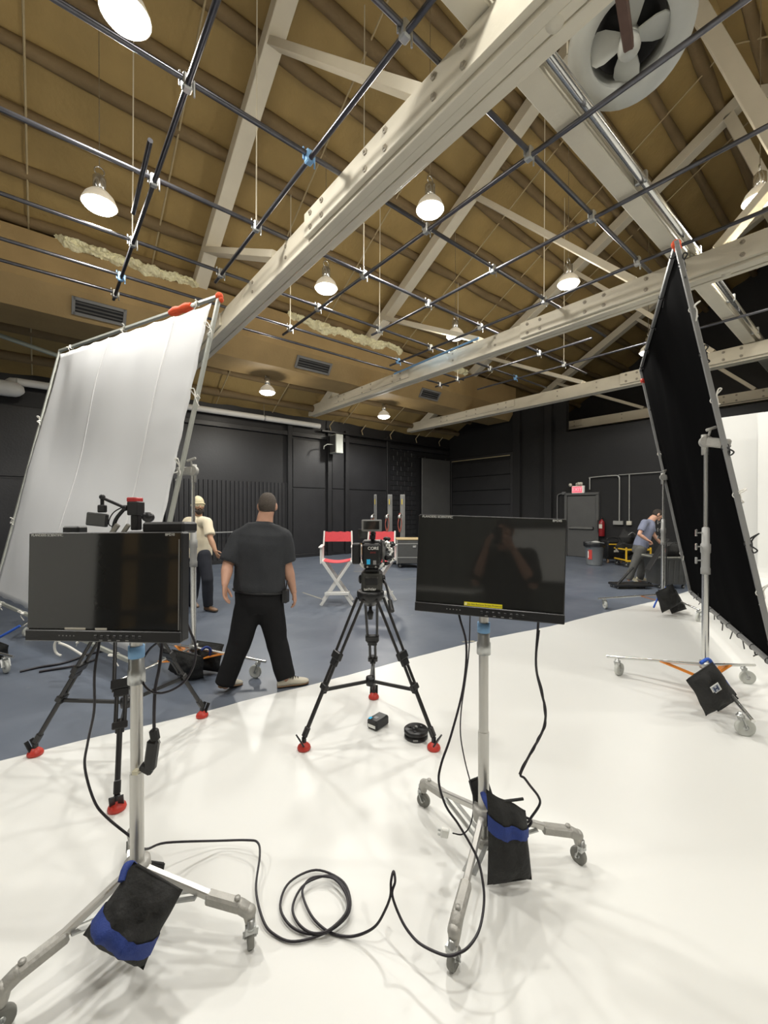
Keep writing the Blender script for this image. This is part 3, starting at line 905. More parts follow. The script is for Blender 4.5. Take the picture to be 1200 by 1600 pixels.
# ------------------------------------------------------------------ rolling pipe stands that carry the monitors
def pipe_stand(label, base, wheels, top, heads, group=None, mon_y=.14):
    bx, by = base
    t, off = camthing('rolling_stand', label, 'stand', bx, by, 0, 'monitor stands')
    MB().tube([(0, 0, .10), (0, 0, .62)], .0245, 14).tube([(0, 0, .55), (0, 0, top)], .0215, 14).build('pole', ALU, t)
    MB().lathe([(.0215, -.05), (.031, -.05), (.031, .0), (.027, .005), (.027, .045), (.0215, .05)], (0, 0, top - .19), n=16).build('pole_coupling', GALV, t)
    MB().lathe([(.0225, -.022), (.0285, -.022), (.0285, .022), (.0225, .022)], (0, 0, top - .12), n=16).build('tape_wrap', BLUET, t, label='light blue tape around the pole')
    MB().tube([(0, 0, top - .05), (0, 0, top + .12)], .026, 14).box((0, -.03, top + .1), (.09, .12, .09), ch=.01).build('monitor_mount', ALU, t)
    hub = MB().lathe([(.024, -.03), (.045, -.03), (.048, 0), (.045, .03), (.024, .03)], (0, 0, .25), n=18)
    MB().lathe([(.024, -.02), (.036, -.02), (.036, .02), (.024, .02)], (0, 0, .125), n=18).build('brace_collar', CAST, t)
    hub.build('leg_collar', CAST, t)
    for (wx, wy), hd in zip(wheels, heads):
        d = V((wx - bx, wy - by, 0)); L = d.length; d.normalize()
        s = V((-d.y, d.x, 0))
        lg = MB().bar(d * .035 + V((0, 0, .25)), d * (L - .10) + V((0, 0, .155)), .026, .026, ch=.004).build('leg', ALU, t)
        for k in (-1, 1):
            MB().bar(d * .03 + s * k * .018 + V((0, 0, .125)), d * (L * .55) + s * k * .018 + V((0, 0, .175)), .006, .018, up=s).build('leg_brace', GALV, lg)
        el = MB().bar(d * (L - .17) + V((0, 0, .168)), d * (L - .035) + V((0, 0, .145)), .042, .042, ch=.008)
        el.limb([d * (L - .04) + V((0, 0, .146)), d * (L - .004) + V((0, 0, .128)), d * L + V((0, 0, .09))], [.024, .025, .018])
        el.lathe([(0, 0), (.011, 0), (.011, .012), (0, .012)], d * (L - .05) + V((0, 0, .167)), (0, 0, 1), 6)
        el.build('leg_elbow', CAST, lg)
        caster(t, (d * L)[:2], .037, .024, hd, RUBBER, GALV)
    return t
pipe_stand('steel rolling stand holding the right-hand monitor with the yellow sticker', (.45, 1.875), [(.216, 2.262), (.892, 1.90), (.247, 1.462)], 1.21, (2.6, -1.0, -2.2))
pipe_stand('steel rolling stand holding the left-hand monitor, nearest the bottom left corner', (-.945, 1.585), [(-.496, 1.536), (-1.165, 1.92), (-1.19, 1.285)], 1.2, (-1.2, 2.0, -2.4))

# ------------------------------------------------------------------ sandbags
def sandbag(label, X, Y, lobes, bands, handle=None, badge=None):
    t, off = camthing('sandbag', label, 'sandbag', X, Y, 0, 'sandbags on the stands')
    ps = []
    for k, lb in enumerate(lobes):
        c, w, h, th, r_ = lb[:5]
        sk = lb[5] if len(lb) > 5 else 0.0
        p = pillow(w, h, th, rotm(*r_), c, seed=k * 3 + X * 7, skew=sk).build('pouch', BAG, t)
        ps.append(p)
        r3 = rotm(*r_)
        for zz_ in (-.49, .49):
            MB().tube([r3 @ V((-w * .4, 0, h * zz_)) + V(c), r3 @ V((w * .4, 0, h * zz_)) + V(c)], .006, 6).build('seam', BAG, p)
    for (k, z0, z1, m_) in bands:
        c, w, h, th, r_ = lobes[k][:5]
        sk = lobes[k][5] if len(lobes[k]) > 5 else 0.0
        pillow(w, h, th, rotm(*r_), c, seed=k * 3 + X * 7, zr=(z0, z1), off=.005, skew=sk).build('strap', m_, ps[k], label='blue webbing strap')
    if handle:
        pts, m_ = handle
        MB().tube(smooth_path(pts, 5), .013, 8).build('carry_handle', m_, t, label='blue carry handle')
    if badge:
        c, s_, r_ = badge
        r3 = rotm(*r_)
        g = MB().box(V(c), (s_, .003, s_), r3, .001).build('badge', LETTER, t)
        MB().box(V(c) + r3 @ V((0, -.002, 0)), (s_ * .82, .002, s_ * .82), r3).build('badge_field', mat('badge_grey', (.42, .45, .5), .6), g)
        for x, z, w, h in ((-.2, 0, .14, .6), (.2, 0, .14, .6), (0, 0, .4, .16)):
            MB().box(V(c) + r3 @ V((x * s_, -.0035, z * s_)), (w * s_, .002, h * s_), r3).build('badge_mark', mat('badge_blue', (.03, .05, .12), .6), g)
    return t
sandbag('black sandbag with a broad navy band on the left monitor stand', -.93, 1.47,
        [((.085, -.06, .245), .215, .225, .15, (-20, 31, 0)), ((.0, .17, .14), .10, .15, .07, (-10, 8, 0))],
        [(0, -.62, -.16, NAVY)],
        ([(.03, -.05, .345), (.025, -.02, .365), (.03, .0, .36), (.035, .02, .33)], NAVY))
sandbag('tall black sandbag with a blue band hanging on the right monitor stand', .53, 1.80,
        [((.0, -.03, .205), .185, .36, .10, (2, -3, 6), .22), ((-.062, .12, .265), .10, .22, .06, (-12, -14, 12))],
        [(0, .22, .52, NAVY)],
        ([(-.07, -.0, .32), (-.085, .03, .345), (-.085, .08, .345), (-.075, .11, .32)], NAVY))
sandbag('black sandbag with a white square badge on the near stand of the black flag', 2.54, 3.25,
        [((-.03, -.06, .25), .27, .33, .13, (4, -34, 0)), ((.13, .10, .19), .20, .30, .11, (-22, -26, 10))],
        [], ([(-.06, .0, .42), (.02, .03, .44), (.09, .07, .38), (.13, .06, .32), (.17, .04, .25), (.19, .02, .2)], BLUE),
        ((-.05, -.136, .28), .07, (8, -34, 0)))
sandbag('black sandbag on the far stand of the black flag, by the man at the bin', 4.36, 6.40,
        [((-.02, -.05, .27), .32, .34, .13, (6, -26, 0)), ((.18, .10, .19), .26, .32, .12, (-20, -14, 10))],
        [], ([(-.27, -.1, .14), (-.2, -.04, .2), (-.1, 0, .34), (0, .02, .42)], BLUE))
sandbag('black sandbag on the white silk stand, left of the walking man', -1.82, 4.02,
        [((-.05, -.08, .16), .33, .27, .15, (24, 14, 0)), ((.04, .13, .16), .32, .26, .14, (-20, 8, 0))],
        [], ([(.06, -.02, .27), (.1, .0, .29), (.13, .02, .26), (.12, .03, .2)], NAVY))
sandbag('sandbag with a blue handle at the left edge below the white silk', -3.86, 4.35,
        [((-.22, 0, .14), .3, .26, .13, (14, 20, 0))], [],
        ([(-.3, -.02, .20), (-.18, -.03, .27), (-.03, .0, .36), (.03, .02, .40)], BLUE))

# ------------------------------------------------------------------ diffusion frames 3.66 m square
def frame12(label, corners, fab_m, tie_m, seams, pads, ragged=0.0, tie_n=9):
    TL, TR, BR, BL = [V(c) for c in corners]
    ctr = (TL + TR + BR + BL) / 4
    t, off = camthing('fabric_frame', label, 'frame', ctr.x, ctr.y, 0, 'fabric frames')
    o = V((ctr.x, ctr.y, 0))
    TL, TR, BR, BL = TL - o, TR - o, BR - o, BL - o
    nrm = (TR - TL).cross(BL - TL).normalized()
    if nrm.y > 0: nrm = -nrm
    def E(u, v): return TL.lerp(TR, u).lerp(BL.lerp(BR, u), v)
    for a, b in ((TL, TR), (TR, BR), (BR, BL), (BL, TL)):
        d = (b - a).normalized()
        MB().bar(a - d * .02, b + d * .02, .036, .036, up=nrm, ch=.004).build('frame_tube', GREYM if fab_m is DUVE else mat('frame_grey', (.40, .41, .37), .5, .2), t)
    n = 44
    vs, fs = [], []
    ins = .02
    bk = fab_m is DUVE
    i0u, i1u, i0v, i1v = (-.010, .990, -.008, 1.008) if bk else (ins, 1 - ins, ins, 1 - ins)
    for i in range(n + 1):
        for j in range(n + 1):
            u, v = i0u + (i1u - i0u) * i / n, i0v + (i1v - i0v) * j / n
            e = max(0, min(u, 1 - u, v, 1 - v))
            p = E(u, v)
            w = noise.noise(V((u * 3, v * 3, 2))) * .04 + noise.noise(V((u * 9, v * 2.2, 4))) * .016
            w += noise.noise(V((u * 26, v * 5, 7))) * .012 * max(0, 1 - v * 5) + noise.noise(V((u * 5, v * 20, 3))) * .01 * max(0, 1 - (1 - u) * 5)
            k = min(1, e * 9)
            q = p + nrm * (.022 + w * (.25 + k) - .012 * math.sin(math.pi * v) * math.sin(math.pi * u))
            if e < ins + .001 and not bk:
                q += (ctr - o - p).normalized() * abs(math.sin((i + j) * math.pi / 4.4)) * .022
            vs.append(q)
    for i in range(n):
        for j in range(n):
            a = i * (n + 1) + j
            fs.append((a, a + 1, a + n + 2, a + n + 1))
    fb = MB().add(vs, fs, True).build('fabric', fab_m, t)
    so = fb.modifiers.new('thick', 'SOLIDIFY'); so.thickness = .002
    for u in seams:
        m_ = MB(); vv, ff = [], []
        for j in range(n + 1):
            v = ins + (1 - 2 * ins) * j / n
            i = (u - ins) / (1 - 2 * ins) * n
            i0 = min(n - 1, int(i)); fr = i - i0
            p = vs[i0 * (n + 1) + j].lerp(vs[(i0 + 1) * (n + 1) + j], fr) + nrm * .005
            d = (TR - TL).normalized() * .013
            vv += [p - d, p + d]
        ff = [(2 * j, 2 * j + 1, 2 * j + 3, 2 * j + 2) for j in range(n)]
        s_ = m_.add(vv, ff, True).build('fabric_seam', mat('seam_white', (.97, .97, .96), .7), fb)
        so = s_.modifiers.new('thick', 'SOLIDIFY'); so.thickness = .003
    rnd = random.Random(len(label))
    def tie(p, m_, big=1.0, dirn=None):
        k = MB()
        L = .09 * big
        a = rnd.uniform(0, 6.28)
        s = (TR - TL).normalized(); z = V((0, 0, 1))
        for q in range(2):
            d1 = (s * math.cos(a + q * 2.2) + z * math.sin(a + q * 2.2)) * L + nrm * rnd.uniform(.01, .05)
            d2 = (s * math.cos(a + q * 2.2 + .6) + z * math.sin(a + q * 2.2 + .6)) * L * .8 + nrm * .03
            k.tube(smooth_path([p + nrm * .02, p + d1 * .6, p + d1, p + (d1 + d2) * .5 + nrm * .02, p + d2 * .5, p + nrm * .02], 4), .006, 6)
        k.tube(smooth_path([p + nrm * .025, p + s * rnd.uniform(-.04, .04) - z * L * .7 + nrm * .03, p + s * rnd.uniform(-.08, .08) - z * L * rnd.uniform(1.2, 2.2) + nrm * .02], 4), .0055, 6)
        ring = [p + (nrm * math.cos(b) + z * math.sin(b)) * .026 for b in [2 * math.pi * i / 10 for i in range(10)]]
        k.tube(ring, .004, 6, closed=True)
        k.build('tie', m_, t)
    for i in range(tie_n):
        f = (i + .5) / tie_n
        if i % 2 == 0: tie(E(f, 0), tie_m if rnd.random() < .8 else CORD, .6)
        tie(E(1, f), CORD if i % 2 else tie_m, .95)
        if i % 2: tie(E(0, f), CORD if rnd.random() < .5 else tie_m, .6)
        tie(E(f, 1), tie_m, .8 if fab_m is DUVE else .5)
    for (u, v, m_, sx) in pads:
        p = E(u, v)
        d = (TR - TL).normalized()
        g = MB()
        if sx > .1:
            g.tube([p - d * sx, p - d * sx * .5, p + d * .0, p + d * sx * .5, p + d * sx], [.03, .05, .038, .05, .03], 10)
        else:
            g.ball(p, (.04, .036, .04)).ball(p + V((.015, 0, -.035)), (.03, .03, .03))
        g.build('corner_pad', m_, t, label='orange corner padding')
    return t, E, nrm, o
white_c = [(-4.81, 6.19, 3.98), (-1.69, 4.28, 3.81), (-2.22, 3.75, .22), (-5.33, 5.66, .40)]
black_c = [(4.24, 6.89, 3.93), (2.55, 3.64, 3.945), (3.15, 3.32, .348), (4.83, 6.56, .332)]
frame12('big square frame of white silk tilted at left, with red pads along its top', white_c, SILK, CORD, (.41, .80), [(.82, 0, ORANGEC, .2), (1.0, 0.0, ORANGEC, .0)], tie_n=5)
frame12('big square frame of black fabric standing at right, tied to a grey pipe', black_c, DUVE, RUBBERB, (), [(.995, 0, ORANGEC, .0), (.0, .05, REDP, .0)], tie_n=9)

# ------------------------------------------------------------------ tall rolling stands that hold the frames
def frame_stand(label, base, wheels, heads, z_head, grip_dir, riser_m=ALU):
    bx, by = base
    t, off = camthing('frame_stand', label, 'stand', bx, by, 0, 'frame stands')
    MB().tube([(0, 0, .14), (0, 0, 1.12)], .027, 16).build('lower_tube', CHROME, t)
    MB().tube([(0, 0, 1.0), (0, 0, z_head)], .017, 14).build('riser_tube', CHROME, t)
    cl = MB().lathe([(.027, 0), (.036, 0), (.036, .05), (.032, .06), (.032, .18), (.038, .19), (.038, .26), (.03, .27), (.028, .40), (.017, .41)], (0, 0, 1.06), n=18).build('riser_collar', mat('grey_casting', (.36, .36, .35), .5, .3), t)
    for z in (1.18, 1.30, 1.42):
        k = MB().tube([(-.03, 0, z), (-.085, -.01, z)], .006, 8)
        k.bar((-.09, -.01, z - .028), (-.09, -.01, z + .028), .016, .018, up=(1, 0, 0), ch=.004)
        k.build('locking_handle', CHROME if z > 1.2 else GALV, cl)
    MB().lathe([(.02, -.03), (.042, -.03), (.042, .03), (.02, .03)], (0, 0, .27), n=18).build('leg_collar', GALV, t)
    MB().lathe([(.02, -.02), (.036, -.02), (.036, .02), (.02, .02)], (0, 0, .15), n=18).build('leg_collar', GALV, t)
    for (wx, wy), hd in zip(wheels, heads):
        d = V((wx - bx, wy - by, 0)); L = d.length; d.normalize(); s = V((-d.y, d.x, 0))
        lg = MB().tube([d * .03 + V((0, 0, .265)), d * (L + .11) + V((0, 0, .16))], .0135, 12).build('leg', CHROME, t)
        br = MB()
        for k in (-1, 1):
            br.bar(d * .035 + s * k * .018 + V((0, 0, .15)), d * .33 + s * k * .018 + V((0, 0, .225)), .005, .03, up=s)
        br.build('leg_brace', ORANGE, lg, label='orange leg brace')
        caster(t, (d * L)[:2], .063, .032, hd, CLEARW, GALV)
    gd = V(grip_dir).normalized()
    g = MB().lathe([(0, -.028), (.016, -.028), (.016, -.02), (.05, -.02), (.05, .02), (0, .02)], (-.0, 0, z_head), (-.25, -1, 0.1), 22, False)
    g.lathe([(.017, -.09), (.026, -.09), (.028, .085), (.017, .085)], (0, .012, z_head - .02), n=14)
    gh = g.build('grip_head', CAST, t)
    MB().bar(V((0, 0, z_head + .0)), V((0, 0, z_head)) + gd * .17, .05, .08, ch=.01).build('ear_clamp', CAST, gh)
    MB().bar((-.04, -.05, z_head + .09), (.05, -.05, z_head + .12), .02, .025, ch=.006).tube([(0, -.03, z_head + .05), (0, -.05, z_head + .1)], .009, 8).build('tightening_handle', CAST, gh)
    return t
frame_stand('chrome rolling stand in front of the black flag, nearest the right edge', (2.80, 3.62), [(2.30, 4.06), (3.38, 3.86), (2.585, 2.97)], (-2.6, 2.8, 2.9), 2.21, (.3, -.3, -.1))
frame_stand('chrome rolling stand at the far left edge of the black flag, near the bin', (4.47, 6.66), [(3.62, 6.80), (5.0, 7.1), (4.55, 6.02)], (1.5, 1.2, .6), 2.14, (.4, .05, 0))
frame_stand('chrome rolling stand at the right edge of the white silk, before the beanie man', (-1.87, 4.08), [(-1.24, 4.0), (-2.35, 4.45), (-2.2, 3.62)], (-.3, 2.2, 2.4), 2.0, (-.35, .05, 0))
frame_stand('rolling stand behind the white silk at the left edge, mostly hidden', (-4.75, 6.0), [(-4.1, 6.1), (-5.2, 6.5), (-4.55, 5.3)], (-.3, 2.2, 1.4), 1.95, (-.35, .05, 0))
fs5, _ = camthing('folded_stand', 'low end of a rolling stand leg with a caster at the left edge', 'stand', -3.75, 4.12)
MB().tube([(-.6, .2, .22), (.1, -.03, .17)], .0135, 10).build('leg', CHROME, fs5)
caster(fs5, (.0, .0), .063, .032, 2.6, CLEARW, GALV)

# ------------------------------------------------------------------ camera tripods
def tripod(label, apex, feet, name='camera_tripod', spread_z=.36, wide=.062):
    ax, ay, az = apex
    t, off = camthing(name, label, 'tripod', ax, ay, 0, 'camera tripods')
    T0 = V((0, 0, az))
    MB().lathe([(0, -.07), (.035, -.07), (.05, -.05), (.085, -.03), (.1, 0), (.1, .035), (.085, .045), (0, .045)], T0, n=24).build('bowl', BLACKM, t)
    MB().lathe([(0, -.17), (.018, -.17), (.024, -.12), (.012, -.1), (.012, -.06), (0, -.06)], T0, n=14).build('bowl_clamp', BLACKM, t)
    hub = V((0, 0, spread_z))
    sp = MB().lathe([(0, -.03), (.032, -.03), (.036, 0), (.032, .03), (0, .03)], hub, n=16)
    for fx, fy in feet:
        f = V((fx - ax, fy - ay, .0))
        d = f.normalized()
        s = V((-d.y, d.x, 0))
        top = T0 + d * .085 + V((0, 0, -.01))
        foot = f + V((0, 0, .085))
        axis = (foot - top)
        L = axis.length; axis = axis.normalized()
        at = lambda q: top + axis * (L * q)
        lg = MB()
        for k in (-1, 1):
            lg.tube([top + s * k * wide * .75, at(.47) + s * k * wide * .6], .0105, 10)
        lo = lg.build('leg', CARBON, t)
        m2 = MB()
        for k in (-1, 1):
            m2.tube([at(.40) + s * k * wide * .35, at(.66) + s * k * wide * .35], .011, 10)
        m2.bar(at(.635), at(.675), wide * 1.25, .034, up=d, ch=.005)
        m2.build('middle_section', CARBON, lo)
        MB().bar(at(.40), at(.455), wide * 1.75, .036, up=d, ch=.006).bar(at(.455), at(.50), wide * 1.2, .03, up=d, ch=.005).build('leg_clamp', BLACKM, lo)
        MB().tube([at(.62), at(.97)], .0145, 10).bar(at(.93), at(1.0), .034, .034, up=d, ch=.006).build('lower_section', CARBON, lo)
        sh = MB()
        end = at(1.0)
        sh.bar(end, f + V((0, 0, .03)), .03, .024, up=d, ch=.004)
        for k in (-1, 1):
            sh.bar(f + s * k * .02 + V((0, 0, .035)) + d * .01, f + s * k * .02 + V((0, 0, .10)) + d * .045, .01, .028, up=s, ch=.002)
        sh.build('foot_lock', BLACKM, lo)
        MB().lathe([(0, .0), (.042, .0), (.046, .01), (.042, .024), (.028, .038), (.014, .05), (0, .052)], f + V((0, 0, .004)), n=18).build('rubber_foot', REDP, lo)
        e = at(.665)
        sp.bar(hub + d * .02, e * .999 + V((0, 0, -.01)), .016, .024, ch=.003)
        sp.bar(e - V((0, 0, .03)) + s * .0, e + V((0, 0, .012)), .045, .03, up=d, ch=.004)
    sp.build('mid_spreader', BLACKM, t)
    return t, T0
tc, T0 = tripod('black camera tripod on the white floor at centre, with red feet', (-.1, 3.06, .985), [(-.54, 2.80), (.336, 2.80), (-.088, 3.56)])
hb = Vector((.02, 0, .985))
hd_ = MB().box((.012, 0, 1.10), (.155, .13, .15), ch=.018).box((.012, -.05, 1.09), (.10, .06, .10), ch=.012)
hd_.lathe([(0, 0), (.075, 0), (.08, .02), (.06, .04), (0, .04)], (.01, 0, 1.0), n=20)
hd = hd_.build('fluid_head', mat('charcoal_casting', (.055, .055, .05), .45, .3, var=.2), tc)
MB().box((.012, -.083, 1.105), (.085, .004, .05), ch=.002).build('head_recess', BLACKM, hd)
FMT = Matrix(((1, 0, 0, 0), (0, 0, -1, 0), (0, 1, 0, 0), (0, 0, 0, 1)))
text('sachtler', .028, LETTER, hd, Matrix.Translation((.0, -.0815, 1.05)) @ FMT, 'head_lettering', 'CENTER', .0003)
for k in (-1, 1):
    MB().lathe([(0, 0), (.03, 0), (.034, .012), (.02, .02), (0, .02)], (.012 + k * .078, 0, 1.11), (k, 0, 0), 14).build('drag_knob', BLACKM, hd)
MB().tube(smooth_path([(.09, -.0, 1.12), (.115, -.08, 1.08), (.14, -.18, .99)], 4), .009, 8).tube([(.14, -.18, .99), (.155, -.24, .93)], [.016, .018], 10).build('pan_handle', BLACKM, hd)
MB().box((.012, 0, 1.185), (.10, .16, .022), ch=.005).build('camera_plate', BLACKM, tc)

# cinema camera on the centre tripod
cc, off = camthing('cinema_camera', 'black cinema camera with a blue-marked battery on the centre tripod', 'camera', -.088, 3.05, 1.197)
MB().box((0, .06, .115), (.145, .17, .16), ch=.012).build('camera_body', BLACK, cc)
bt_ = MB().box((.0, -.075, .105), (.125, .08, .15), ch=.012).build('battery', BLACKM, cc)
text('CORE', .03, LETTER, bt_, Matrix.Translation((.012, -.1165, .15)) @ FMT @ Matrix.Shear('XY', 4, (.25, 0)), 'battery_lettering', 'CENTER', .0003)
text('SWX', .018, mat('dull_red_ink', (.3, .03, .03), .5), bt_, Matrix.Translation((.01, -.1165, .12)) @ FMT, 'battery_lettering', 'CENTER', .0003)
MB().box((-.022, -.116, .055), (.025, .003, .036), ch=.001).build('battery_display', CYAN, bt_)
MB().box((.022, -.116, .05), (.022, .003, .03), ch=.001).build('battery_mark', GREYM, bt_)
MB().box((-.115, .03, .1), (.06, .10, .15), ch=.008).build('side_unit', BLACK, cc)
MB().tube([(-.082, -.02, .17), (-.082, -.02, .08)], .004, 6).build('side_rod', CHROME, cc)
MB().lathe([(.045, 0), (.05, .02), (.05, .12), (.055, .14), (.055, .19), (.05, .2), (0, .19)], (0, .14, .115), (0, 1, 0), 20).build('lens', BLACKM, cc)
MB().box((0, .345, .115), (.15, .03, .13), ch=.006).build('matte_box', BLACK, cc)
MB().box((.005, .03, .225), (.04, .18, .05), ch=.012).box((.005, .03, .255), (.032, .2, .022), ch=.008).build('top_handle', BLACKM, cc)
vf = MB().box((.0, -.08, .31), (.145, .03, .085), ch=.006).build('onboard_monitor', mat('monitor_grey', (.17, .17, .165), .45), cc)
MB().box((-.002, -.097, .313), (.112, .003, .058)).build('onboard_screen', SCREEN, vf)
MB().tube([(.0, -.06, .27), (.02, -.0, .25)], .01, 8).build('monitor_arm', BLACKM, vf)
for i, (x, y, z, r) in enumerate(((.10, .02, .17, .024), (.125, .05, .12, .028), (.105, .0, .07, .022), (.13, .03, .05, .018), (.095, .06, .2, .02), (.14, .03, .16, .016), (.115, -.03, .135, .014), (.10, -.02, .03, .014))):
    MB().lathe([(0, 0), (r, 0), (r, .02), (r * .7, .025), (r * .7, .045), (0, .045)], (x, y, z), (.5 if i % 2 else 1, -.9, .2), 14).build('lens_motor', CHROME if i in (0, 1, 3, 6) else BLACKM, cc)
MB().bar((.085, .02, .0), (.085, .02, .2), .02, .03, up=(0, 1, 0), ch=.004).build('motor_bracket', GREYM, cc)
MB().box((0, .02, .018), (.11, .2, .03), ch=.006).build('base_plate', BLACKM, cc)
for k in (-1, 1):
    MB().bar((k * .085, -.03, .035), (k * .06, -.03, .006), .02, .02, up=(0, 1, 0), ch=.004).bar((k * .062, -.03, .004), (k * .035, -.03, -.0), .018, .014, up=(0, 1, 0), ch=.004).build('rod_clamp', LETTER, cc)
    MB().tube([(k * .03, -.1, .005 + .012), (k * .03, .34, .017)], .0075, 8).build('support_rod', CHROME, cc)

# left tripod with its camera, partly behind the left monitor
tl, T1 = tripod('black camera tripod behind the left monitor, one red foot on the blue floor', (-1.69, 2.72, .97), [(-2.30, 2.735), (-1.44, 2.235), (-1.42, 3.24)])
h2 = MB().box((0, 0, 1.10), (.15, .14, .15), ch=.02).lathe([(0, 0), (.075, 0), (.08, .02), (.06, .05), (0, .05)], (0, 0, 1.0), n=20).build('fluid_head', mat('charcoal_casting', (.055, .055, .05), .45, .3), tl)
MB().box((0, 0, 1.185), (.10, .16, .02), ch=.004).build('camera_plate', BLACKM, tl)
MB().tube([(-.06, .05, 1.1), (-.2, -.12, .95)], .009, 8).build('pan_handle', BLACKM, h2)
c2_, off = camthing('cinema_camera', 'black cinema camera with a red-topped unit seen above the left monitor', 'camera', -1.64, 2.72, 1.197)
MB().box((-.02, .02, .038), (.11, .2, .076), ch=.006).build('base_plate', BLACKM, c2_)
MB().box((0, .03, .16), (.15, .24, .17), ch=.012).build('camera_body', BLACK, c2_)
MB().box((.02, -.02, .265), (.16, .18, .03), ch=.006).build('camera_cage', BLACKM, c2_)
pu = MB().box((.018, 0, .432), (.068, .09, .09), ch=.006).build('wireless_unit', BLACK, c2_)
MB().box((.012, 0, .488), (.062, .085, .03), ch=.005).build('red_cover', mat('red_paint', (.42, .03, .03), .45), pu)
MB().box((.02, 0, .34), (.05, .05, .1), ch=.006).build('unit_post', BLACKM, c2_)
MB().lathe([(0, -.03), (.03, -.03), (.034, .0), (.03, .03), (0, .03)], (.115, -.03, .375), (.2, -1, .1), 16).build('focus_knob', BLACKM, c2_)
MB().tube([(.115, -.03, .36), (.07, .0, .30)], .01, 8).build('knob_arm', BLACKM, c2_)
MB().tube(smooth_path([(-.12, -.02, .28), (-.10, -.02, .36), (-.04, -.02, .435)], 4), .012, 8).tube([(-.04, -.02, .435), (-.175, -.04, .50)], .010, 8).tube([(-.175, -.04, .505), (-.175, -.04, .42)], .011, 8).ball((-.175, -.04, .505), .018).ball((-.04, -.02, .435), .02).build('monitor_arm', BLACKM, c2_)
om = MB().box((-.20, -.05, .36), (.135, .025, .085), rotm(0, 6, 0), .006).build('onboard_monitor', BLACK, c2_)
MB().box((-.20, -.064, .36), (.12, .003, .07), rotm(0, 6, 0)).build('onboard_screen', SCREEN, om)
MB().box((-.175, -.04, .43), (.05, .03, .05), ch=.006).build('monitor_bracket', BLACKM, om)
MB().tube(smooth_path([(-.1, 0, .3), (-.14, -.03, .33), (-.12, -.02, .4), (-.06, -.01, .44), (.0, 0, .45)], 5), .004, 6).build('camera_cable', CABLE, c2_)
MB().bar((-.11, -.06, .26), (-.06, -.06, .33), .03, .02, up=(0, 1, 0), ch=.004).bar((-.02, -.08, .27), (.02, -.08, .33), .025, .02, up=(0, 1, 0), ch=.004).build('rod_bracket', mat('olive_grey', (.2, .19, .16), .5), c2_)

# box battery and reel on the white floor
bb, off = camthing('battery_brick', 'black battery brick with blue and white labels lying on the white floor', 'battery', -.045, 3.10, .004)
rb = rotm(0, 0, -38)
MB().box((0, 0, .036), (.10, .15, .07), rb, .012).build('battery_case', BLACKM, bb)
MB().box(rb @ V((0, -.0755, .0)) + V((0, 0, .028)), (.07, .002, .022), rb).build('white_label', LETTER, bb)
MB().box(rb @ V((-.032, -.05, 0)) + V((0, 0, .0715)), (.022, .03, .002), rb).build('blue_label', CYAN, bb)
MB().box(rb @ V((.0, -.02, 0)) + V((0, 0, .0715)), (.03, .03, .002), rb).build('printed_mark', GREYM, bb)
rr_, off = camthing('lens_port_cap', 'round black cap lying on the white floor by the right tripod foot', 'cap', .228, 2.95, .004)
MB().lathe([(0, 0), (.078, 0), (.084, .006), (.084, .02), (.074, .026), (.074, .034), (.086, .04), (.086, .058), (.078, .064), (.03, .06), (.028, .066), (.0, .066)], n=32).build('cap_body', BLACKM, rr_)
MB().lathe([(0, 0), (.012, 0), (.012, .012), (.006, .016), (0, .016)], (0, 0, .064), n=12).build('centre_knob', GREYM, rr_)
for a in (.6, 2.7, 4.5):
    MB().lathe([(0, 0), (.012, 0), (.012, .004), (0, .004)], (.05 * math.cos(a), .05 * math.sin(a), .0615), n=10).build('cap_hole', BLACK, rr_)
MB().box((-.01, -.0845, .018), (.035, .003, .012)).build('pale_label', GREYM, rr_)
# ================================================================== PEOPLE
def head_shape(mb, c, fwd, up=(0, 0, 1), s=1.0):
    c = V(c); f = V(fwd).normalized(); u = V(up).normalized()
    r = f.cross(u).normalized(); u = r.cross(f)
    n, m = 24, 18
    vs, fs = [], []
    P = lambda x, y, z: c + (r * x + f * y + u * z) * s
    for i in range(m + 1):
        a = math.pi * i / m
        for k in range(n):
            t = 2 * math.pi * k / n
            x, y, z = math.sin(a) * math.cos(t), math.sin(a) * math.sin(t), math.cos(a)
            if z > 0:
                g_ = math.sin(a) ** -.2 if math.sin(a) > .02 else 1
                x *= g_; y *= g_
            X, Yy, Z = x * .078, y * .098, z * .114
            if z < 0:
                X *= 1 - .30 * (-z) ** 1.3
                if y > 0: Yy *= 1 - .10 * (-z)
                else: Yy *= 1 - .35 * (-z)
                if y > .3: Yy += .012 * (-z)
            if y < 0 and z > -.2: Yy *= 1.06
            vs.append(P(X, Yy, Z))
    for i in range(m):
        for k in range(n):
            fs.append((i * n + k, (i + 1) * n + k, (i + 1) * n + (k + 1) % n, i * n + (k + 1) % n))
    mb.add(vs, fs, True)
    M3 = Matrix((r, f, u)).transposed()
    mb.limb([P(0, .092, .02), P(0, .112, -.022)], [.010 * s, .016 * s], 10)          # nose
    mb.ball(P(0, .094, -.058), (.026 * s, .014 * s, .012 * s), M3)                   # lips
    mb.ball(P(0, .085, -.098), (.026 * s, .02 * s, .018 * s), M3)                    # chin
    mb.ball(P(0, .088, .03), (.05 * s, .014 * s, .010 * s), M3)                      # brow
    for k in (-1, 1):
        mb.ball(P(k * .081, -.008, -.008), (.011 * s, .021 * s, .034 * s), M3 @ rotm(0, 0, k * 18))
        mb.ball(P(k * .05, .066, -.02), (.022 * s, .022 * s, .022 * s), M3)
    return P, M3

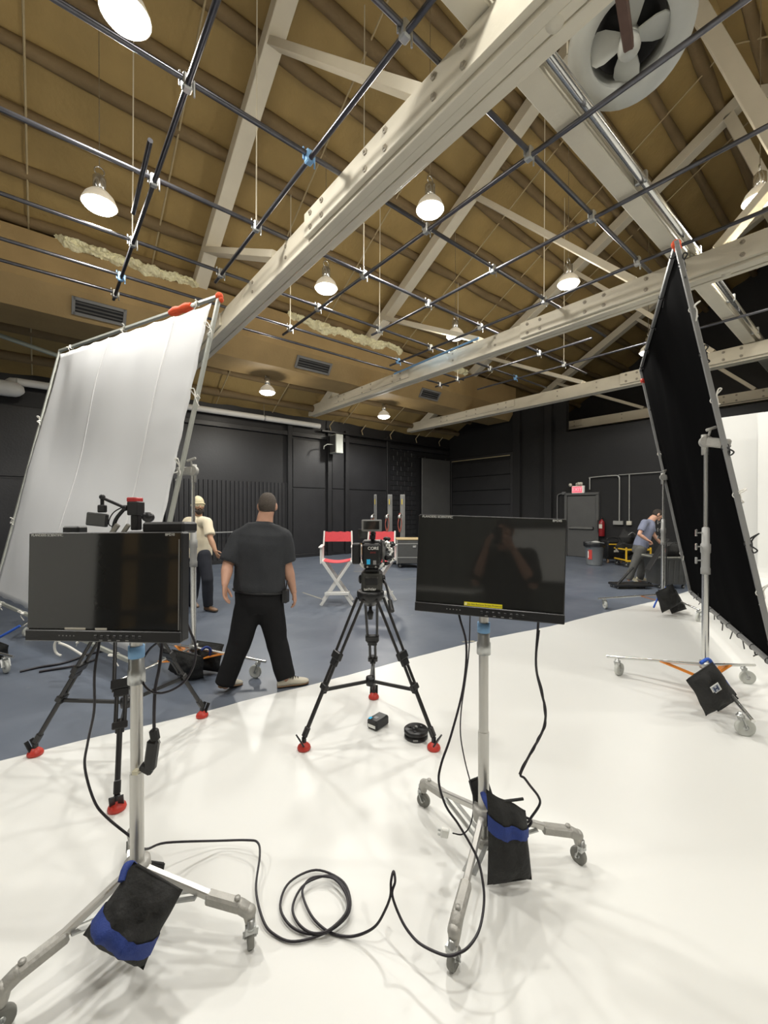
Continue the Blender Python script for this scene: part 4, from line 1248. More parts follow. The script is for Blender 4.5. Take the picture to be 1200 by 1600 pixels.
def hand(mb, wrist, d, palm_n, side, curl=.5, s=1.0, grip=None):
    """palm, four unequal bent fingers and a thumb; d points along the hand, palm_n out of the palm"""
    d = V(d).normalized(); pn = V(palm_n); pn = (pn - d * pn.dot(d)).normalized()
    a = d.cross(pn) * side                       # towards the thumb
    w = V(wrist)
    mb.ell([(w, a, pn, .028 * s, .021 * s), (w + d * .03 * s, a, pn, .036 * s, .018 * s), (w + d * .07 * s, a, pn, .043 * s, .015 * s), (w + d * .09 * s, a, pn, .041 * s, .012 * s)], 14)
    for k, (o, L) in enumerate(((.031, .070), (.0105, .079), (-.0105, .073), (-.031, .056))):
        b = w + d * (.085 if k in (1, 2) else .08) * s + a * o * s
        pts = [b - d * .02 * s, b]
        ang = 0
        for seg, q in ((.45, curl * .75), (.30, curl * 1.1), (.25, curl * .8)):
            ang += q
            pts.append(pts[-1] + (d * math.cos(ang) + pn * math.sin(ang) + a * o * .6) .normalized() * L * seg * s)
        mb.limb(pts, [.0098 * s, .0096 * s, .009 * s, .0082 * s, .007 * s], 8)
    b = w + d * .028 * s + a * .028 * s
    p1 = b + (d * .55 + a * .75 + pn * .3).normalized() * .04 * s
    p2 = p1 + (d * .85 + a * .25 + pn * (.25 + .4 * curl)).normalized() * .03 * s
    p3 = p2 + (d * .9 - a * .05 + pn * (.25 + .6 * curl)).normalized() * .025 * s
    mb.limb([b - d * .005 * s, p1, p2, p3], [.014 * s, .012 * s, .0105 * s, .0085 * s], 8)

def shoe(parent, ankle, toe_dir, m, sole_m, z0=.0, pitch=0.0, L=.285, laces=True):
    d = V((toe_dir[0], toe_dir[1], 0)).normalized(); s = V((-d.y, d.x, 0)); u = V((0, 0, 1))
    rot = Matrix.Rotation(pitch, 3, s)
    heel = V((ankle[0], ankle[1], z0)) - d * .075
    toe_pivot = heel + d * L * .75
    T = lambda x, y, z: toe_pivot + rot @ (d * (x - L * .75) + s * y + u * z)
    prof = [(0.0, .030, .028, .075), (.03, .036, .03, .105), (.075, .038, .03, .11), (.12, .040, .03, .095), (.165, .046, .03, .07), (.21, .050, .03, .058), (.25, .046, .03, .05), (.275, .034, .03, .042), (.287, .014, .03, .034)]
    k = L / .287
    rings = []
    for x, w, zb, zt in prof:
        ring = []
        for i in range(16):
            a = 2 * math.pi * i / 16
            cx, cz = math.cos(a), math.sin(a)
            zz = .022 + (zt - .022) * max(0, cz) ** .9 if cz > 0 else .022
            wy = w * (cx if cz <= 0 else math.copysign(abs(cx) ** .55, cx) * (1 - .35 * max(0, cz) * (zt > .08)))
            ring.append(T(x * k, wy, zz))
        rings.append(ring)
    sh = MB().loft(rings).build('shoe', m, parent)
    so = []
    for x, w, zb, zt in prof:
        so.append([T(x * k + (0), w * 1.06 * math.cos(a) , .014 + .014 * math.sin(a)) for a in [2 * math.pi * i / 12 for i in range(12)]])
    MB().loft(so).build('sole', sole_m, sh)
    if laces:
        l = MB()
        for q in range(4):
            x = .115 + q * .022; zt = .100 - q * .0105
            l.tube(smooth_path([T(x * k, -.032, zt - .022), T((x + .008) * k, 0, zt + .004), T(x * k, .032, zt - .022)], 4), .0035, 6)
        l.tube(smooth_path([T(.105 * k, 0, .108), T(.12 * k, .03, .116), T(.14 * k, .045, .09)], 4), .003, 6)
        l.tube(smooth_path([T(.105 * k, 0, .108), T(.12 * k, -.03, .118), T(.14 * k, -.045, .092)], 4), .003, 6)
        l.build('lace', INK if m is SHOEW else sole_m, sh)
    return sh

def person(label, base, J, fwd, head_f, mats, build=1.0, head_up=(0, 0, 1), sleeve=.75, curl=.5, palm=None, hem_drop=.08, belly=0.0,
           shoes=None, hair=None, beard=False, beanie=False, head_s=1.0, hand_curl=(.5, .5), crease=.009):
    """J holds the joints in right/ahead/up metres; L and R are the person's screen-left and screen-right limbs"""
    t, off = camthing('person', label, 'person', base[0], base[1])
    o = V((base[0], base[1], 0))
    J = {k: V(p) - o for k, p in J.items()}
    f = V(fwd).normalized()
    up = (J['neck'] - J['pelvis']).normalized()
    f = (f - up * f.dot(up)).normalized()
    r = f.cross(up).normalized()
    b = build
    pel, che, nk = J['pelvis'], J['chest'], J['neck']
    wai = pel.lerp(che, .5)
    # ---- skin: one continuous surface
    mb = MB()
    mb.ell([(pel - up * .06, r, f, .13 * b, .09 * b), (pel, r, f, .15 * b, .10 * b), (wai, r, f, .14 * b, .10 * b), (che, r, f, .155 * b, .11 * b), (che.lerp(nk, .6), r, f, .13 * b, .085), (nk - up * .02, r, f, .07, .06)])
    hc = J['head']
    P, M3 = head_shape(mb, hc, head_f, head_up, head_s)
    mb.limb([nk - up * .05, nk.lerp(hc, .35), P(0, -.02, -.06)], [.078, .07, .062], 16)
    for s in 'LR':
        mb.limb([J['sh' + s], J['el' + s].lerp(J['sh' + s], .5), J['el' + s], J['el' + s].lerp(J['wr' + s], .35), J['wr' + s]], [.056 * b, .047 * b, .040 * b, .042 * b, .028])
        mb.limb([J['hi' + s], J['kn' + s], J['kn' + s].lerp(J['an' + s], .3), J['an' + s]], [.075 * b, .052, .05, .036])
        mb.limb([J['an' + s], J['an' + s] - V((0, 0, .03))], [.036, .036])
    body = remeshed(mb, .0105, 5, .5)
    hm = MB()
    for i, s in enumerate('LR'):
        d = (J['ha' + s] - J['wr' + s])
        pn = palm[i] if palm else (-r * (1 if s == 'R' else -1))
        side = 1 if (d.cross(V(pn)).dot(f) > 0) else -1
        hand(hm, J['wr' + s], d, pn, side, hand_curl[i])
    hme = hm.mesh('h')
    bm = bmesh.new(); bm.from_mesh(body); bm.from_mesh(hme); bm.to_mesh(body); bm.free()
    bpy.data.meshes.remove(hme)
    body.polygons.foreach_set('use_smooth', [True] * len(body.polygons))
    bo = link_mesh(body, 'body', mats['skin'], t)
    # face
    e = MB()
    for k in (-1, 1): e.ball(P(k * .031, .083, .004), .0125 * head_s, n=10, m=8)
    e.build('eyes', mat('eye_dark', (.03, .02, .015), .2), bo)
    eb = MB()
    for k in (-1, 1): eb.limb([P(k * .017, .099, .030), P(k * .034, .096, .035), P(k * .052, .082, .030)], [.004, .005, .003], 8)
    eb.build('eyebrows', HAIR, bo)
    # ---- shirt
    sb = MB()
    hem = pel - up * hem_drop
    sb.ell([(hem, r, f, .185 * b, .135 * b + belly * .5), (pel + up * .04, r, f, .19 * b, .14 * b + belly), (wai + f * belly * .3, r, f, .185 * b, .138 * b + belly), (che, r, f, .195 * b, .135 * b + belly * .3),
            (che.lerp(nk, .4), r, f, .185 * b, .12 * b), (che.lerp(nk, .72), r, f, .15 * b, .10), (che.lerp(nk, .9), r, f, .115 * b, .088), (nk - up * .015, r, f, .09, .078), (nk + up * .005, r, f, .07, .068)], 24)
    for s in 'LR':
        sh_, el_ = J['sh' + s], J['el' + s]
        end = sh_.lerp(el_, sleeve)
        inn = sh_.lerp(che.lerp(nk, .55), .45)
        sb.limb([inn, sh_], [.082 * b, .074 * b])
        dd = (end - sh_).normalized()
        x_, y_, d_ = frame_of(dd)
        sb.ell([(sh_, x_, y_, .076 * b, .076 * b), (sh_.lerp(end, .5), x_, y_, .073 * b, .073 * b), (end, x_, y_, .072 * b, .072 * b)])
    shirt = link_mesh(remeshed(sb, .0125, 5, .5, crease, 8.0), 'shirt', mats['shirt'], t)
    # ---- trousers
    tb = MB()
    tb.ell([(pel + up * .03, r, f, .172 * b, .125 * b), (pel - up * .04, r, f, .18 * b, .132 * b), (pel - up * .12, r, f, .17 * b, .125 * b), (pel - up * .19, r, f, .10 * b, .10 * b)], 24)
    for s in 'LR':
        hi, kn, an = J['hi' + s], J['kn' + s], J['an' + s]
        tb.limb([hi, hi.lerp(kn, .45), kn, kn.lerp(an, .5)], [.108 * b, .096 * b, .082 * b, .077 * b], 18)
        low = an + (an - kn).normalized() * .025
        tb.tube([kn.lerp(an, .5), an.lerp(kn, .12), V((low.x, low.y, max(low.z, .055)))], [.077 * b, .073 * b, .072 * b], 18)
    tr_ = link_mesh(remeshed(tb, .0125, 4, .5, crease * 1.1, 7.0), 'trousers', mats['trousers'], t)
    # ---- hair, beanie, beard
    if beanie:
        cap = MB()
        n, m = 24, 9
        rings = []
        for i in range(m + 1):
            a = math.pi * .60 * i / m + .02
            rings.append([P(.090 * math.sin(a) * math.cos(q), .112 * math.sin(a) * math.sin(q) - .004 - .022 * (1 - math.sin(a)), .142 * math.cos(a) + .012 + .03 * math.sin(q) * math.sin(a) ** 3) for q in [2 * math.pi * k / n for k in range(n)]])
        cap.loft(rings)
        bn = cap.build('beanie', mats['hat'], t)
        rim = [P(.092 * math.cos(q), .113 * math.sin(q) - .004, .012 + .03 * math.sin(q)) for q in [2 * math.pi * k / n for k in range(n)]]
        MB().tube(rim, .012, 8, closed=True).build('beanie_cuff', mats['hat'], bn)
    else:
        hb_ = MB()
        n, m = 26, 14
        rings = []
        for i in range(m + 1):
            ring = []
            for k in range(n):
                q = 2 * math.pi * k / n
                fr = max(0, math.sin(q))
                low = .36 + .30 * (1 - fr) ** 1.2        # hairline high at the brow, low at the nape
                a = math.pi * low * i / m + .01
                x, y, z = math.sin(a) * math.cos(q), math.sin(a) * math.sin(q), math.cos(a)
                if z > 0:
                    g_ = math.sin(a) ** -.2 if math.sin(a) > .02 else 1
                    x *= g_; y *= g_
                w = 1.045 + .02 * noise.noise(V((x * 6, y * 6, z * 6)))
                yy = y * .098 * (1.06 if y < 0 else 1)
                sx = .078 * (1 - .30 * (-z) ** 1.3) if z < 0 else .078
                if z < 0 and y < 0: yy *= 1 - .35 * (-z)
                ring.append(P(sx * x * w, yy * w, z * (.114 if z > 0 else .118) * w + .003))
            rings.append(ring)
        hb_.loft(rings, cap=False)
        hr = hb_.build('hair', mats['hair'], t)
        so = hr.modifiers.new('t', 'SOLIDIFY'); so.thickness = .006
    if beard:
        bd = MB()
        bd.ball(P(0, .062, -.092), (.055, .052, .050), M3)
        for k in (-1, 1): bd.limb([P(k * .04, .07, -.085), P(k * .064, .03, -.05), P(k * .074, .012, .0)], [.026, .018, .010], 10)
        bd.limb([P(-.03, .098, -.052), P(0, .110, -.043), P(.03, .098, -.052)], [.007, .010, .007], 8)
        link_mesh(remeshed(bd, .006, 3, .5), 'beard', HAIR, t)
    for s, i in (('L', 0), ('R', 1)):
        td, pitch = shoes[i]
        shoe(t, J['an' + s], td, mats['shoe'], mats['sole'], .004, pitch)
    return t, P, r, f, up, J

GUM = mat('gum_sole', (.28, .17, .09), .6)
SOLEG = mat('dark_sole', (.05, .045, .04), .7)
# walking man seen from behind
J1 = dict(head=A(418, 790.5, 3.78), neck=A(413, 815, 3.76), chest=A(408, 848, 3.75), pelvis=A(405, 922, 3.76),
          shL=A(375, 840, 3.74), shR=A(440, 840, 3.77), elL=A(356, 882, 3.66), elR=A(448, 882, 3.80), wrL=A(351, 914, 3.52), wrR=A(459, 926, 3.87),
          haL=A(351, 935, 3.50), haR=A(462, 945, 3.90), hiL=A(391, 940, 3.76), hiR=A(420, 940, 3.77), knL=A(374, 1005, 3.76), knR=A(431, 1000, 3.88),
          anL=A(352, 1066, 3.68), anR=A(446, 1058, 3.80))
p1, P, r1, f1, u1, JJ = person('man walking away in a charcoal T-shirt, black trousers and off-white shoes', (-1.15, 3.76), J1, (-.02, 1, 0), (-.12, .98, -.02),
       dict(skin=SKIN, shirt=TEE, trousers=TROUS, hair=HAIRG, shoe=SHOEW, sole=GUM), build=1.22, belly=.015, sleeve=.92, shoes=(((.3, .95), .28), ((.92, .36), 0.0)), hand_curl=(.3, .4), hem_drop=.0)
bl = MB()
ring = [JJ['pelvis'] + u1 * .0 + r1 * .228 * math.cos(a) + f1 * .165 * math.sin(a) for a in [2 * math.pi * k / 28 for k in range(28)]]
bl.tube(ring, .011, 6, closed=True)
bl.build('belt', BLACKM, p1)
rd = MB().box(JJ['pelvis'] + r1 * .245 - f1 * .03 - u1 * .03, (.05, .07, .12), rotm(0, 0, -10), .008).tube([JJ['pelvis'] + r1 * .245 - f1 * .03 + u1 * .03, JJ['pelvis'] + r1 * .25 - f1 * .03 + u1 * .11], .006, 6)
rd.build('belt_radio', BLACK, p1)
# bearded man in a cream beanie
J2 = dict(head=A(309.5, 790, 6.75), neck=A(308, 806, 6.78), chest=A(308, 826, 6.78), pelvis=A(311, 862, 6.78),
          shL=A(293, 815.5, 6.9), shR=A(323.5, 816, 6.64), elL=A(287, 840, 7.0), elR=A(329, 842, 6.52), wrL=A(288, 864, 6.9), wrR=A(337, 862, 6.44),
          haL=A(289, 876, 6.8), haR=A(341, 871, 6.38), hiL=A(305, 868, 6.86), hiR=A(318, 868, 6.72), knL=A(304, 908, 6.78), knR=A(324, 906, 6.62),
          anL=A(299, 945, 7.0), anR=A(325, 945, 6.66))
person('bearded man in a cream beanie and cream T-shirt with navy trousers, behind the stand', (-3.0, 6.78), J2, (.62, -.78, 0), (.66, -.75, -.05),
       dict(skin=SKIN2, shirt=TEEC, trousers=TROUSN, hair=HAIR, hat=BEANIE, shoe=SHOEB, sole=SOLEG), build=1.08, belly=.02, sleeve=.8, beard=True, beanie=True,
       shoes=(((.7, -.6), .25), ((.85, -.5), 0.0)), hand_curl=(.5, .6), head_s=1.04)
# man at the bin
J3 = dict(head=A(1027, 804, 9.25), neck=A(1017, 812.5, 9.28), chest=A(1011, 826, 9.28), pelvis=A(1001, 853, 9.30),
          shL=A(1007, 816, 9.13), shR=A(1015, 816.5, 9.45), elL=A(999, 835, 9.08), elR=A(1022, 836, 9.50), wrL=A(1012, 844, 9.02), wrR=A(1033, 850, 9.40),
          haL=A(1017, 847, 9.04), haR=A(1040, 853.5, 9.35), hiL=A(1001, 858, 9.20), hiR=A(1001, 858, 9.38), knL=A(991, 882, 9.22), knR=A(1004, 884, 9.38),
          anL=A(983, 904, 9.25), anR=A(1000, 906, 9.40))
person('man in a blue-grey T-shirt bending over the grey bin', (5.84, 9.3), J3, (1, -.12, 0), (.92, -.12, -.5),
       dict(skin=SKIN, shirt=TEEB, trousers=TROUSG, hair=HAIR, shoe=mat('pale_shoe', (.66, .60, .42), .7), sole=mat('pale_sole', (.7, .68, .6), .6)), build=1.0, sleeve=.72,
       head_up=(.5, 0, .86), shoes=(((.95, -.2), .5), ((.95, -.2), 0.1)), hand_curl=(.8, .5), hem_drop=.03, palm=((0, 0, -1), (0, 0, -1)))
# the photographer, seen only as a reflection in the monitors
J4 = dict(head=(0, -.24, 1.66), neck=(0, -.30, 1.50), chest=(0, -.33, 1.32), pelvis=(0, -.36, 1.0),
          shL=(-.19, -.31, 1.44), shR=(.19, -.31, 1.44), elL=(-.25, -.22, 1.20), elR=(.25, -.22, 1.20), wrL=(-.115, -.075, 1.50), wrR=(.115, -.075, 1.50),
          haL=(-.085, -.05, 1.60), haR=(.085, -.05, 1.60), hiL=(-.10, -.36, .96), hiR=(.10, -.36, .96), knL=(-.12, -.34, .52), knR=(.12, -.34, .52), anL=(-.13, -.38, .10), anR=(.13, -.38, .10))
person('photographer in black holding up a phone, seen mirrored in the right monitor', (0, -.36), J4, (0, 1, 0), (0, 1, 0),
       dict(skin=SKIN, shirt=mat('black_cotton', (.012, .012, .013), .9), trousers=TROUS, hair=HAIR, shoe=BLACKM, sole=SOLEG), build=1.1, sleeve=1.0,
       shoes=(((-.1, 1), 0), ((.1, 1), 0)), palm=((1, 0, 0), (-1, 0, 0)), hand_curl=(.55, .55))
ph, _ = camthing('phone', 'dark phone held up by the photographer, mirrored in the monitor', 'phone', 0, -.030, 1.545)
MB().box((0, 0, .06), (.076, .008, .15), ch=.003).build('phone_case', BLACKM, ph)
MB().box((0, -.0045, .06), (.07, .001, .142)).build('phone_screen', SCREEN, ph)

# ================================================================== CHAIRS, CARTS AND GEAR FAR BACK
def director_chair(label, X, Y, rz):
    t = thing('director_chair', label, 'chair', R(X, Y), rz, 'director chairs')
    W, D, H = .27, .20, .74
    for y in (-D, D):
        for s in (-1, 1):
            yy = y + s * .017
            MB().bar((-s * W, yy, .0), (s * W * .86, yy, H), .05, .024, up=(0, 1, 0), ch=.004).build('leg', WHITEP, t)
    MB().bar((-W * .74, -D - .045, .21), (W * .78, -D - .045, .21), .03, .05, ch=.004).build('footrest', WHITEP, t)
    MB().bar((-W * .78, D + .045, .14), (W * .78, D + .045, .14), .03, .03, ch=.004).build('stretcher', WHITEP, t)
    for s in (-1, 1):
        MB().bar((s * W * .9, -D - .03, H), (s * W * .9, D + .03, H), .04, .035, ch=.005).build('seat_rail', WHITEP, t)
        for y in (-D, D):
            MB().bar((s * W * .98, y, H - .03), (s * W * .98, y, H + .24), .035, .03, up=(0, 1, 0), ch=.005).build('arm_post', WHITEP, t)
        MB().box((s * W * 1.0, -.02, H + .25), (.065, .50, .026), ch=.008).build('armrest', WHITEP, t)
        MB().bar((s * W * .93, D + .0, H + .26), (s * W * .9, D + .05, H + .50), .028, .028, up=(0, 1, 0), ch=.005).build('back_post', WHITEP, t)
    m_ = MB(); n = 12
    vs = [(W * .88 * (2 * i / n - 1), y, H + .018 - .035 * math.sin(math.pi * i / n)) for i in range(n + 1) for y in (-D, D)]
    m_.add(vs, [(2 * i, 2 * i + 1, 2 * i + 3, 2 * i + 2) for i in range(n)], True)
    m_.sm = [False] * len(m_.sm)
    o = m_.build('seat_canvas', REDC, t); o.modifiers.new('s', 'SOLIDIFY').thickness = .006
    m_ = MB()
    vs = []
    for i in range(n + 1):
        x = W * .93 * (2 * i / n - 1); d = .025 * math.sin(math.pi * i / n)
        vs += [(x, D + .03 + d, H + .31), (x, D + .05 + d, H + .485 + .006 * math.sin(i * 2.0))]
    m_.add(vs, [(2 * i, 2 * i + 1, 2 * i + 3, 2 * i + 2) for i in range(n)], True)
    m_.sm = [False] * len(m_.sm)
    o = m_.build('back_canvas', REDC, t); o.modifiers.new('s', 'SOLIDIFY').thickness = .006
    return t
ch1 = director_chair('white folding director chair with red canvas standing clear on the blue floor', -.81, 7.22, YAW + .06)
ch2 = dup(ch1, R(-.10, 7.3), YAW - .25, 'white director chair with red canvas hidden behind the centre tripod and camera')

def wheels4(t, x, y, r, m_=RUBBERB):
    for sx in (-1, 1):
        for sy in (-1, 1):
            caster(t, (sx * x, sy * y), r, .028, .5 * sx, m_, GALV)

# plywood crate on wheels with a small monitor
pc, _ = camthing('plywood_crate', 'low plywood crate on casters behind the director chair', 'crate', -.62, 13.7)
MB().box((0, 0, .33), (.66, .5, .34), ch=.01).build('crate_box', WOOD, pc)
for z in (.18, .48): MB().box((0, -.255, z), (.68, .025, .04), ch=.004).build('batten', WOOD, pc)
MB().box((0, -.256, .34), (.14, .01, .04), ch=.003).build('hand_slot', DARKGAP, pc)  # near-black plate gives the slot its shade
wheels4(pc, .25, .18, .05)
sm, _ = camthing('small_monitor', 'small black monitor standing on the plywood crate', 'monitor', -.60, 13.62, .5)
MB().box((0, 0, .33), (.52, .05, .32), ch=.008).build('case', BLACK, sm)
MB().box((0, -.026, .33), (.49, .004, .28)).build('screen', SCREEN, sm)
MB().box((0, .02, .11), (.08, .05, .16), ch=.008).build('neck', BLACKM, sm)
MB().box((0, 0, .015), (.26, .2, .03), ch=.008).build('foot', BLACKM, sm)

# equipment carts
gc, _ = camthing('grip_cart', 'dark cart with three grey uprights carrying coiled cables and clamps', 'cart', .16, 12.5)
MB().box((0, 0, .35), (.86, .6, .40), ch=.015).build('cart_body', GREYBIN, gc)
MB().box((0, 0, .57), (.9, .64, .04), ch=.008).build('cart_top', BLACKM, gc)
wheels4(gc, .34, .22, .07)
for i, x in enumerate((-.42, .02, .40)):
    up_ = MB()
    w = .06 if i == 0 else .12
    up_.box((x, .1, 1.32), (w, .04, 1.52), ch=.006).box((x - w * .5, .06, 1.32), (.016, .09, 1.52)).box((x + w * .5, .06, 1.32), (.016, .09, 1.52))
    up_.build('upright', GREYM, gc)
    ck = MB()
    for q in range(5):
        ck.tube(smooth_path([(x - .10 + q * .012, .0 - q * .01, 1.42 - i * -.05), (x - .14, -.01 - q * .01, 1.2), (x - .09, -.02, 1.02 - q * .02), (x - .03, -.01, 1.2), (x - .07, .0, 1.42)], 4), .012, 6)
    ck.build('cable_coil', mat('rust_cable', (.34, .11, .05), .6) if i == 0 else mat('red_brown_cable', (.28, .07, .05), .6), gc)
    MB().tube([(x - .03, .02, 1.45), (x - .05, -.05, 1.5), (x - .10, -.05, 1.45)], .014, 8).lathe([(0, 0), (.05, 0), (.055, .03), (0, .04)], (x - .1, -.05, 1.40), (0, -1, .2), 12).build('clamp_head', CHROME, gc)
    MB().box((x - .02, .03, 1.86), (.025, .03, .16)).build('cable_tag', mat('yellow_tag', (.6, .45, .05), .5), gc)
bc, _ = camthing('flight_case', 'dark wheeled case with a wooden top, left of the right monitor', 'case', .74, 11.8)
MB().box((0, 0, .45), (.78, .6, .66), ch=.02).build('case_body', GREYBIN, bc)
MB().box((0, 0, .80), (.8, .62, .035), ch=.006).build('wood_top', mat('pale_board', (.5, .38, .2), .6), bc)
for z in (.3, .68): MB().box((0, -.303, z), (.79, .012, .022)).build('edge_rail', ALU, bc)
for x in (-.38, .38): MB().box((x, -.3, .45), (.03, .02, .66)).build('corner_rail', ALU, bc)
MB().box((.1, -.31, .6), (.1, .02, .06), ch=.005).build('latch', CHROME, bc)
wheels4(bc, .3, .22, .06)

# rubbish bin by the door
tb_, _ = camthing('trash_can', 'round grey trash can with a black liner before the grey door', 'trash can', 6.17, 12.2)
MB().lathe([(0, 0), (.20, 0), (.215, .03), (.255, .60), (.275, .61), (.275, .65), (.25, .66), (.24, .60), (0, .55)], n=28).build('can_body', GREYPL, tb_)
ln = MB(); rings = []
for rr, z in ((.24, .58), (.262, .665), (.285, .67), (.292, .62), (.288, .55)):
    rings.append([V(((rr + .012 * noise.noise(V((math.cos(a) * 3, math.sin(a) * 3, z * 9)))) * math.cos(a), (rr + .012 * noise.noise(V((math.cos(a) * 4, math.sin(a) * 4, z)))) * math.sin(a), z + .035 * noise.noise(V((math.cos(a) * 2, math.sin(a) * 2, rr * 20))))) for a in [2 * math.pi * k / 36 for k in range(36)]])
ln.loft(rings, cap=False); ln.build('bin_liner', mat('black_bag', (.015, .016, .018), .3), tb_)
MB().ball((.03, -.02, .64), (.14, .12, .07)).build('paper_waste', mat('waste_paper', (.45, .45, .43), .7), tb_)
lb = MB()
lb.add([(.245 * math.cos(a), .245 * math.sin(a), z) for z in (.18, .46) for a in (-2.72, -2.5, -2.28)], [(0, 1, 4, 3), (1, 2, 5, 4)])
lb.build('red_label', mat('red_label', (.5, .05, .04), .5), tb_)
lb = MB()
lb.add([(.25 * math.cos(a), .25 * math.sin(a), z) for z in (.22, .42) for a in (-2.78, -2.66)], [(0, 1, 3, 2)])
lb.build('white_label', LETTER, tb_)

# black tool box and yellow cart
tbx, _ = camthing('tool_box', 'black rolling tool box with a yellow lid stripe beneath the extinguisher', 'tool box', 7.0, 12.75)
MB().box((0, 0, .36), (.52, .42, .44), ch=.03).build('box_body', BLACK, tbx)
MB().box((0, 0, .62), (.50, .40, .14), ch=.04).build('box_lid', BLACK, tbx)
MB().box((0, -.205, .575), (.42, .03, .035), ch=.006).build('yellow_catch', YELLOWP, tbx)
MB().box((.03, -.215, .40), (.1, .01, .11), rotm(0, 10, 0)).box((-.04, -.216, .37), (.06, .01, .06)).build('pale_label', mat('pale_label', (.6, .57, .5), .6), tbx)
for x in (-.2, .2): caster(tbx, (x, -.12), .06, .035, 1.4, mat('tan_wheel', (.4, .25, .14), .6), BLACKM)
MB().tube(smooth_path([(-.15, 0, .68), (-.13, 0, .75), (.13, 0, .75), (.15, 0, .68)], 3), .014, 8).build('handle', BLACKM, tbx)
yc, _ = camthing('yellow_cart', 'yellow framed cart heaped with black bags behind the man at the bin', 'cart', 7.13, 11.95)
for x in (-.34, .34):
    for z in (.2, .5): MB().bar((x, -.3, z), (x, .3, z), .04, .04, ch=.006).build('side_rail', YELLOWP, yc)
for z in (.18, .50): MB().bar((-.36, -.3, z), (.36, -.3, z), .045, .05, ch=.006).build('front_rail', YELLOWP, yc)
for x in (-.34, .0, .34): MB().bar((x, -.3, .16), (x, -.3, .56), .04, .04, up=(0, 1, 0), ch=.006).build('post', YELLOWP, yc)
MB().box((0, 0, .16), (.68, .6, .03)).build('deck', BLACKM, yc)
wheels4(yc, .3, .24, .07)
for k, (x, z, w) in enumerate(((-.12, .55, .5), (.18, .62, .45), (-.1, .8, .4))):
    g = pillow(w, .34, .4, rotm(70 + 8 * k, 10, 20 * k), (x, .05, z), seed=k + 3, n=10).build('gear_bag', BAG, yc)
MB().tube(smooth_path([(-.2, -.15, .9), (-.1, -.18, .98), (.0, -.15, .92)], 4), .012, 6).build('bag_handle', GREYM, yc)

# grey bin with gear, low dolly, black case
gb, _ = camthing('storage_bin', 'dark grey wheeled bin with a pale rim, heaped with gear', 'bin', 5.9, 8.7)
rings = []
for sx, sy, z in ((.30, .22, .09), (.31, .23, .12), (.36, .27, .62), (.39, .30, .625), (.39, .30, .66), (.36, .27, .66), (.35, .26, .60)):
    rings.append([V((sx * math.copysign(abs(math.cos(a)) ** .35, math.cos(a)), sy * math.copysign(abs(math.sin(a)) ** .35, math.sin(a)), z)) for a in [2 * math.pi * (k + .5) / 28 for k in range(28)]])
MB().loft(rings).build('bin_body', GREYBIN, gb)
MB().loft([[p * 1.0 + V((0, 0, .002)) for p in rings[3]], [p + V((0, 0, .004)) for p in rings[4]], [p + V((0, 0, .004)) for p in rings[5]]], cap=False).build('bin_rim', mat('bin_rim_grey', (.38, .38, .33), .5), gb)
for k in range(5): MB().box((-.22 + k * .11, -.252, .36), (.012, .012, .44), rotm(5, 0, 0)).build('bin_rib', GREYBIN, gb)
wheels4(gb, .24, .16, .04)
hg, _ = camthing('gear_bag', 'black equipment bag with red trim lying on the grey bin', 'bag', 6.0, 8.72, .665)
pillow(.5, .3, .3, rotm(62, 5, 12), (.05, .02, .12), 5, 12).build('bag_body', BAG, hg)
MB().box((-.18, -.02, .12), (.10, .12, .2), rotm(0, 18, 0), .01).build('red_panel', mat('dull_red', (.16, .03, .03), .7), hg)
MB().tube(smooth_path([(-.14, -.1, .18), (0, -.13, .28), (.18, -.08, .2)], 4), .012, 6).build('bag_strap', BAG, hg)
for nm, lb, x, z, sz, rz_, m_ in (('small_box', 'small white box lying on the pinkish box at the right end of the bin', 6.245, .745, (.12, .08, .045), 10, LETTER),
                                  ('small_box', 'small pinkish box on the rim at the right end of the grey bin', 6.235, .662, (.13, .1, .08), -8, mat('pink_grey_box', (.35, .2, .18), .6)),
                                  ('small_box', 'small tan box at the right corner of the grey bin', 6.37, .662, (.1, .1, .06), 12, mat('tan_box', (.42, .36, .24), .6))):
    wc, _ = camthing(nm, lb, 'box', x, 8.56, z)
    MB().box((0, 0, sz[2] / 2), sz, rotm(0, 0, rz_), .008).build('box_body', m_, wc)
    MB().box((0, 0, sz[2] + .001), (sz[0] * .94, .012, .002), rotm(0, 0, rz_)).build('lid_seam', GREYM, wc)
bcs, _ = camthing('blue_case', 'blue case with a white strap standing behind the grey bin', 'case', 6.6, 9.4)
MB().box((0, 0, .42), (.34, .4, .52), ch=.03).build('case_body', mat('blue_case_plastic', (.03, .10, .26), .5), bcs)
MB().box((0, 0, .09), (.42, .46, .14), ch=.02).build('case_base', BLACKM, bcs)
MB().box((.12, -.207, .46), (.035, .012, .34), rotm(0, 4, 0)).build('white_strap', LETTER, bcs)
MB().box((0, -.205, .17), (.36, .012, .03)).build('trim_strip', GREYM, bcs)
ld_, _ = camthing('low_dolly', 'low black dolly board on the floor at the bending man feet', 'dolly', 5.06, 8.62)
MB().box((.05, 0, .075), (.74, .36, .05), ch=.012).build('dolly_board', BLACKM, ld_)
MB().bar((-.28, -.08, .06), (.14, .05, .42), .03, .05, ch=.006).build('dolly_handle', BLACKM, ld_)
wheels4(ld_, .28, .12, .024)
ap, _ = camthing('flag_board', 'dark flag board on a short post before the bending man and the bin', 'board', 5.46, 8.22, 0.0)
MB().bar((.12, 0, 1.05), (-.26, .0, .42), .02, .16, up=(0, 1, 0), ch=.004).bar((.12, 0, 1.05), (.1, .1, .62), .03, .03, ch=.005).build('board', BLACKM, ap)
MB().tube([(.12, .0, .0), (.12, 0, 1.1)], .012, 8).build('board_post', BLACKM, ap)
